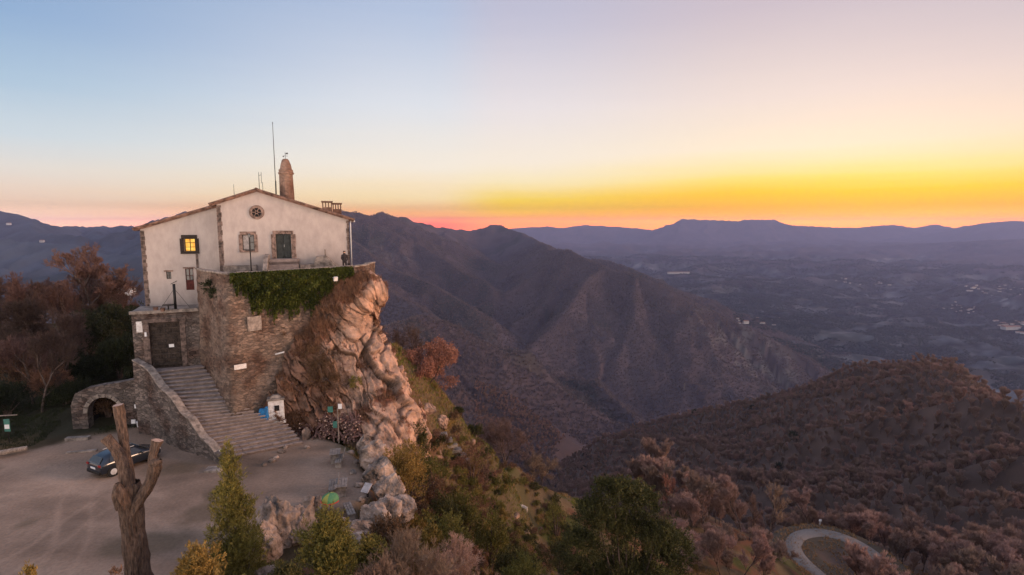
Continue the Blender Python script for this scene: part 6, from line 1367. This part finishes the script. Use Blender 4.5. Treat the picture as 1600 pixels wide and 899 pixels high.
# ---- big holm oak
def oak(l, r, ptop, Y_, seed, n, label):
    c = at((l + r) / 2, ptop, Y_); g = gz(c.x, c.y); h = c.z - g; w = (r - l) / 850 * Y_ / 2; r_ = random.Random(seed); L_ = []
    for (fx_, fz, s_) in ((-.28, .86, .24), (-.05, .82, .28), (-.52, .74, .28), (.18, .76, .26), (-.72, .56, .28), (-.3, .62, .36), (.1, .58, .36), (.42, .60, .28), (.72, .48, .28), (.5, .40, .34), (-.62, .34, .36), (-.1, .34, .44), (.3, .26, .4), (.80, .24, .26), (-.78, .16, .28), (-.4, .12, .42), (.1, .08, .42), (.6, .08, .38), (-.16, .92, .14), (-.42, .90, .12)):
        L_.append(((fx_ * w * 1.16, r_.uniform(-.3, .25) * w, fz * h), (w * s_ * 1.08, w * s_ * 1.0, w * s_ * .84)))
    b = Vector((c.x, c.y, g)); return mk_leafy('holm_oak_tree', label, 'tree', b, L_, n, .05, .12, 'ever', seed, asp=.5, upb=.6, shell=.84)
oak(884, 1086, 726, 29, 51, 150000, 'big rounded holm oak at the bottom centre')
# ---- twiggy bare things near
mk_tree('red_tree', 61, 8.0, 'reddish brown leafy small tree beside the fenced cliff path', 'tree', m_tw='twig', loc_=at(672, 652, 52), rz=.4, leaves=26000, leaf_m='twigred', trunk_r=.16, levels=5, nb=3, spread=.75, up=.1)
mk_tree('bare_tree', 62, 7.0, 'dark bare tree leaning just behind the fence', 'tree', m_tw='twig', loc_=at(640, 615, 53), rz=1.4, trunk_r=.14, levels=5, nb=3, spread=.6)
mk_tree('bare_tree', 63, 5.6, 'bushy bare brown tree on the ridge line, upper of two', 'tree', m_tw='twig', loc_=at(790, 722, 68), trunk_r=.12, levels=5, spread=.75, up=.1, stems=3, first=.2)
mk_tree('bare_tree', 64, 5.2, 'thin pale bare tree on the ridge line above the goat', 'tree', m_tw='twigpale', loc_=at(845, 768, 71), trunk_r=.09, levels=5, spread=.62, stems=2)
mk_tree('bare_tree', 69, 2.8, 'small leafless sapling standing on the near slope', 'tree', m_tw='twig', loc_=hit(755, 765), trunk_r=.07, levels=4, spread=.5)
for k, (px, py, Y_, h_, lb) in enumerate(((640, 905, 23, 3.4, 'pale twiggy thicket at the bottom centre left'), (700, 900, 26, 3.2, 'pale twiggy thicket left of the dark slope shrub'), (745, 915, 24, 2.6, 'low pale twigs at the bottom edge below the slope shrub'), (600, 915, 22, 2.4, 'low pale twigs at the bottom edge right of the olive shrub'), (860, 930, 27, 2.6, 'pale bare twigs in front of the holm oak, left side'), (960, 960, 24, 3.0, 'pale bare twigs in front of the holm oak, right side'))):
    p = at(px, py, Y_); p.z = gz(p.x, p.y); mk_tree('bare_shrub', 80 + k, h_, lb, 'shrub', m_tw='twigpale', loc_=p, rz=k, bark='twigpale', trunk_r=.035, levels=4, nb=3, spread=.6, stems=7, twigs=5, min_r=.007, first=.35, up=.3)
# branch tips reaching in at the left edge
p = at(-26, 520, 20); p.z = 0
# ---- left wood
b = at(130, 522, 74); b.z = gz(b.x, b.y); mk_tree('bare_tree', 91, at(130, 378, 74).z - b.z, 'largest spreading bare tree rising over the wood left of the wing', 'tree', m_tw='twig', loc_=b, trunk_r=.34, levels=6, nb=3, spread=.52, up=.3, twigs=4, min_r=.028, first=.3)
wl_protos = []
for k in range(5):
    wl_protos.append(mk_tree('bare_tree', 100 + k, 9.0, 'bare brown tree of the dense wood left of the sanctuary', 'tree', 'bare trees of the left wood', m_tw='twigleft', trunk_r=.16, levels=5, nb=3, spread=.5, up=.3, twigs=5, min_r=.02, first=.26))
lw = []; r4 = random.Random(9)
tries = 0
while len(lw) < 105 and tries < 9000:
    tries += 1; Y_ = r4.uniform(45, 92); px = r4.uniform(-60, 215); p = at(px, 560, Y_); 
    if Y_ < 50 and px > 60: continue
    if Y_ < 60 and px > 120: continue
    if px > 140 and Y_ < 75: continue
    if any((Vector((p.x, p.y)) - q).length < 2.9 for q in lw): continue
    lw.append(Vector((p.x, p.y)))
for k, q in enumerate(lw):
    z_ = gz(q.x, q.y); px = 800 + 850 * q.x / q.y * .97; ptop = np.interp(px, [-60, 0, 60, 110, 160, 215], [425, 430, 425, 440, 450, 440]) + r4.uniform(-12, 60) + max(0, (60 - q.y) * 4.5); zt_ = CAMZ + (at(px, ptop, q.y).z - CAMZ); hh = np.clip(zt_ - z_, 4.5, 17)
    s_ = hh / 9.0; o = wl_protos[k] if k < 5 else copy_thing(wl_protos[k % 5], (q.x, q.y, z_)); o.location = (q.x, q.y, z_); o.rotation_euler = (0, 0, r4.uniform(0, 6.28)); o.scale = (s_ * .9, s_ * .9, s_)
# dark evergreens between the wood and the gate
for k, (l, r, pt, Y_, n) in enumerate(((95, 175, 490, 62, 14000), (140, 215, 470, 66, 14000), (150, 214, 520, 55, 14000), (90, 165, 560, 53, 12000), (195, 235, 452, 60, 7000), (30, 110, 560, 58, 9000))):
    lbs = ('dark evergreen under the big bare tree', 'tall dark evergreen directly left of the wing', 'dark evergreen beside the gatehouse pillar', 'low dark evergreen above the arched niche', 'narrow dark evergreen touching the wing corner', 'low dark evergreen at the foot of the left wood')
    bush_px(l, r, pt, Y_, 'darkever', lbs[k], 120 + k, n, s0=.12, s1=.26, nm='evergreen_tree', cat='tree')
for k, (l, r, pt, Y_, m_l) in enumerate(((-20, 60, 545, 50, 'rust'), (40, 110, 575, 48, 'rust'), (-30, 40, 600, 45, 'darkever'), (60, 140, 600, 47, 'darkever'), (-40, 50, 510, 56, 'twig'), (30, 110, 520, 55, 'twig'))):
    lbs = ('brown undergrowth at the foot of the left wood, far left', 'brown undergrowth above the yard bank', 'dark bush behind the green sign', 'dark bush on the bank left of the arched niche', 'tangled brown thicket in the left wood, left one', 'tangled brown thicket in the left wood, right one')
    bush_px(l, r, pt, Y_, m_l, lbs[k], 160 + k, 9000, s0=.10, s1=.26, asp=.2)
# ---- woods on the right hill: individuals nearest, the rest one object
fp = []
for k in range(6):
    kw = dict(trunk_r=.11, levels=4, nb=4, spread=.46, up=.75, twigs=11, min_r=.019, first=.24)
    if k >= 4: kw['min_r'] = .024
    a, b = tree_meshes('t', 140 + k, 8.6, **kw); Va, Fa = segs_mesh(*a, n=4); Vb, Fb = segs_mesh(*b, n=3)
    V = np.concatenate([Va, Vb]); F = np.concatenate([Fa, Fb + len(Va)]); fp.append((V, F, np.r_[np.zeros(len(Fa)), np.ones(len(Fb))]))
rs = np.random.RandomState(77); n = 130000
az_ = rs.uniform(R(-4), R(50), n); r2 = rs.uniform(78 ** 2, 900 ** 2, n) ** .5; X, Y = r2 * np.sin(az_), r2 * np.cos(az_); 
# grid jitter thinning to keep crowns about 4.6 m apart
cell = 5.0; key = (np.floor(X / cell).astype(int) * 100003 + np.floor(Y / cell).astype(int)); _, ui_ = np.unique(key, return_index=True); X, Y = X[ui_], Y[ui_]
Z = H(X, Y); r2 = np.hypot(X, Y); Zt = h_tps(X, Y); PX = 800 + 850 * X / (Y * cP - (Z - CAMZ) * sP); PY = 449.5 - 850 * (Y * sP + (Z - CAMZ) * cP) / (Y * cP - (Z - CAMZ) * sP)
dr_ = pl_dist(X, Y, ROAD)
inner_ = in_poly(X, Y, [tuple(p) for p in ROAD[::4]] ) > 0
ok = (PX > -40) & (PX < 1680) & (PY < 990) & (dr_ > 5.5) & ~inner_ & (Z > -330) & (np.abs(H(X + 3, Y) - Z) < 8)
ok &= ~((r2 < 105) & (PX < 1060)) & ~((PX > 1095) & (PX < 1225) & (PY > 800) & (PY < 899) & (rs.rand(len(X)) > .25))
ok &= ~((PX < 990) & (r2 < 130)) & ~((PX > 1195) & (PX < 1345) & (Y < 127))
X, Y, Z, r2, PX, PY = X[ok], Y[ok], Z[ok], r2[ok], PX[ok], PY[ok]
ordr = np.argsort(r2); NI = 225
tr_near = []
for k in range(6):
    V, F, mi = fp[k]; o = mesh_np('bare_tree', V, F, [VM['bark'], VM['twigfar']], mi=mi); tr_near.append(o)
usedt = [False] * 6
for i in ordr[:NI]:
    k = rnd.randrange(6); o = tr_near[k] if not usedt[k] else tr_near[k].copy()
    if usedt[k]: C.objects.link(o)
    usedt[k] = True; s_ = rnd.uniform(.55, 1.35); o.location = (X[i], Y[i], Z[i]); o.rotation_euler = (0, 0, rnd.uniform(0, 6.28)); o.scale = (s_ * 1.05, s_ * 1.05, s_); tag(o, 'bare brown tree of the wood around the hairpin', 'tree', 'bare trees of the wood around the hairpin')
def instancer(nm, P, Sc, sources, label, cat='wood', seed=1):
    me = bpy.data.meshes.new(nm); me.vertices.add(len(P)); me.vertices.foreach_set('co', np.asarray(P, np.float32).ravel())
    a = me.attributes.new('sz', 'FLOAT', 'POINT'); a.data.foreach_set('value', np.asarray(Sc, np.float32)); rs = np.random.RandomState(seed)
    a = me.attributes.new('rot', 'FLOAT', 'POINT'); a.data.foreach_set('value', rs.uniform(0, 6.28, len(P)).astype(np.float32))
    a = me.attributes.new('pick', 'INT', 'POINT'); a.data.foreach_set('value', rs.randint(0, len(sources), len(P)).astype(np.int32))
    o = bpy.data.objects.new(nm, me); link(o); ng = bpy.data.node_groups.new(nm, 'GeometryNodeTree'); ng.interface.new_socket('Geometry', in_out='INPUT', socket_type='NodeSocketGeometry'); ng.interface.new_socket('Geometry', in_out='OUTPUT', socket_type='NodeSocketGeometry')
    n_, l_ = ng.nodes.new, ng.links.new; gi_, go_ = n_('NodeGroupInput'), n_('NodeGroupOutput'); ip = n_('GeometryNodeInstanceOnPoints'); jn = n_('GeometryNodeJoinGeometry')
    for s in sources[::-1]:
        oi = n_('GeometryNodeObjectInfo'); oi.inputs['Object'].default_value = s; oi.inputs['As Instance'].default_value = True; oi.transform_space = 'ORIGINAL'; l_(oi.outputs['Geometry'], jn.inputs[0])
    def attr(nm_, ty):
        q = n_('GeometryNodeInputNamedAttribute'); q.data_type = ty; q.inputs['Name'].default_value = nm_; return q.outputs['Attribute']
    l_(gi_.outputs[0], ip.inputs['Points']); l_(jn.outputs[0], ip.inputs['Instance']); ip.inputs['Pick Instance'].default_value = True; l_(attr('pick', 'INT'), ip.inputs['Instance Index'])
    cx2 = n_('ShaderNodeCombineXYZ'); l_(attr('rot', 'FLOAT'), cx2.inputs[2]); l_(cx2.outputs[0], ip.inputs['Rotation']); cs = n_('ShaderNodeCombineXYZ')
    q = attr('sz', 'FLOAT')
    for j in range(3): l_(q, cs.inputs[j])
    l_(cs.outputs[0], ip.inputs['Scale']); l_(ip.outputs[0], go_.inputs[0]); md = o.modifiers.new('scatter', 'NODES'); md.node_group = ng
    return tag(o, label, cat, kind='stuff')
evn = leaf_blob([((0, 0, 3.2), (2.0, 2.0, 2.6)), ((.9, .4, 4.6), (1.2, 1.2, 1.4)), ((-1.0, -.3, 2.2), (1.3, 1.3, 1.6))], 2600, np.random.RandomState(9), .14, .34, .5, .5, .5); ev = None
sel = ordr[NI:][np.random.RandomState(4).choice(len(ordr) - NI, 46, replace=False)]
for i in sel:
    if ev is None: ev = o = mesh_np('evergreen_tree', evn[0], evn[1], VM['darkever'])
    else: o = ev.copy(); C.objects.link(o)
    s_ = rnd.uniform(.8, 1.5); o.location = (X[i], Y[i], Z[i] - .3); o.scale = (s_, s_, s_); o.rotation_euler = (0, 0, rnd.uniform(0, 6.28)); tag(o, 'dark evergreen standing among the bare trees of the right hill', 'tree', 'evergreens among the bare wood of the right hill')
rest = ordr[NI:]
instancer('hill_woodland', np.stack([X, Y, Z - .3], -1)[rest], rs.uniform(.5, 1.1, len(rest)), tr_near, 'leafless brown wood clothing the right hill', seed=5)
print('woodland', len(rest))
# ---- far woods on the middle ridges: coarse crowns, one object
far_src = []
for k in range(3):
    r5 = np.random.RandomState(200 + k); nsp = 26; a_ = r5.uniform(0, 6.28, nsp); el = r5.uniform(.5, 1.5, nsp); L_ = r5.uniform(5.5, 9.5, nsp); d = np.stack([np.cos(a_) * np.cos(el), np.sin(a_) * np.cos(el), np.sin(el)], -1)
    c = np.zeros((nsp, 3)); c[:, :2] = r5.normal(scale=.8, size=(nsp, 2)); sd_ = np.cross(d, r5.normal(size=(nsp, 3))); sd_ /= np.linalg.norm(sd_, axis=1, keepdims=True); w = .55
    V = np.stack([c + d * L_[:, None] * .25 - sd_ * w * .3, c + d * L_[:, None] * .25 + sd_ * w * .3, c + d * L_[:, None] + sd_ * w, c + d * L_[:, None] - sd_ * w], 1).reshape(-1, 3)
    o = mesh_np('distant_tree', V, (np.arange(nsp) * 4)[:, None] + np.arange(4)[None], VM['twigmid']); far_src.append(o)
n = 260000; az_ = rs.uniform(R(-18), R(34), n); r2 = np.exp(rs.uniform(math.log(520), math.log(3200), n)); X, Y = r2 * np.sin(az_), r2 * np.cos(az_); Z = H(X, Y)
PX = 800 + 850 * X / (Y * cP - (Z - CAMZ) * sP); dens = fbm(X / 130, Y / 130, o=3, seed=88)
cell = 6.6; key = (np.floor(X / cell).astype(int) * 100003 + np.floor(Y / cell).astype(int)); _, ui_ = np.unique(key, return_index=True); mk = np.zeros(n, bool); mk[ui_] = True
ok = mk & (PX > 520) & (PX < 1330) & (dens > -.95) & ~((r2 < 900) & (PX > 870)); P = np.stack([X, Y, Z - .5], -1)[ok]; SC = rs.uniform(.42, .8, len(P))
n2_ = 230000; az_ = rs.uniform(R(2), R(48), n2_); r2 = np.exp(rs.uniform(math.log(2100), math.log(9500), n2_)); X, Y = r2 * np.sin(az_), r2 * np.cos(az_)
w_ = fbm(X / 230, Y / 130, o=4, seed=90) > -.06; X, Y, r2 = X[w_], Y[w_], r2[w_]; Z = H(X, Y); w_ = Z < -430
P2 = np.stack([X, Y, Z - .5], -1)[w_]; SC2 = rs.uniform(.6, 1.2, w_.sum()) * np.clip(r2[w_] / 3500, .8, 2.2)
for k, o in enumerate(far_src):
    i = [100, 2000, 5000][k]; o.location = P[i]; tag(o, 'leafless tree in the far woods of the middle ridge', 'tree', 'trees of the far middle ridge')
print('far', len(P))
instancer('far_woodland', P, SC, far_src, 'leafless purple brown woods on the middle ridges', seed=6)
ground_grass(5000, (55, 110, 84, 145, -.3), 'grass', 'verge_grass', 'dry grass on the verge and island of the hairpin', .25, .7, 504, .05, 7)
tw = []; r6 = random.Random(12)
tp = None
POLY2 = [(1010, 770), (1110, 790), (1190, 828), (1225, 870), (1240, 899), (1060, 899)]
for k in range(60):
    px, py = r6.uniform(1000, 1245), r6.uniform(770, 905)
    if not inside(px, py, POLY2): continue
    p = hit(px, py)
    if tp is None: tp = o = mk_tree('bare_shrub', 301, 3.2, '', 'shrub', m_tw='twigfar', loc_=p, bark='twigfar', trunk_r=.05, levels=4, nb=3, spread=.55, stems=5, twigs=5, min_r=.018, first=.35, up=.4)
    else: o = copy_thing(tp, p, r6.uniform(0, 6.28), r6.uniform(.5, 1.3))
    tag(o, 'bare reddish brown shrub on the orange slope left of the hairpin', 'shrub', 'bare shrubs on the orange slope left of the hairpin')
pl_src = far_src[0].copy(); pl_src.data = far_src[0].data.copy(); pl_src.data.materials[0] = VM['plainwood']; pl_src.name = 'valley_tree'; C.objects.link(pl_src); pl_src.location = P2[50]; tag(pl_src, 'dark tree of the valley woods beyond the ridge', 'tree')
if 'group' in pl_src: del pl_src['group']
instancer('valley_woodland', P2, SC2, [pl_src], 'dark blue green woods and copses over the wide valley', seed=8)
# ---- odd trees near the hairpin
for px, py, Y_, h_, m_, lb in ((1199, 850, 101, 12.5, 'twigpale', 'tall narrow pale-topped tree left of the hairpin'), (1170, 868, 98, 9.0, 'twig', 'slim bare tree just left of the tall pale-topped tree'), (1048, 790, 100, 8.5, 'twigred', 'reddish bare tree right behind the holm oak'), (1100, 850, 90, 8, 'twig', 'bare tree on the orange slope edge')):
    p = at(px, py, Y_); p.z = gz(p.x, p.y); mk_tree('bare_tree', int(px), h_, lb, 'tree', m_tw=m_, loc_=p, trunk_r=.16, levels=5, nb=2, spread=.32 if px in (1199, 1170) else .5, up=.35, min_r=.025)
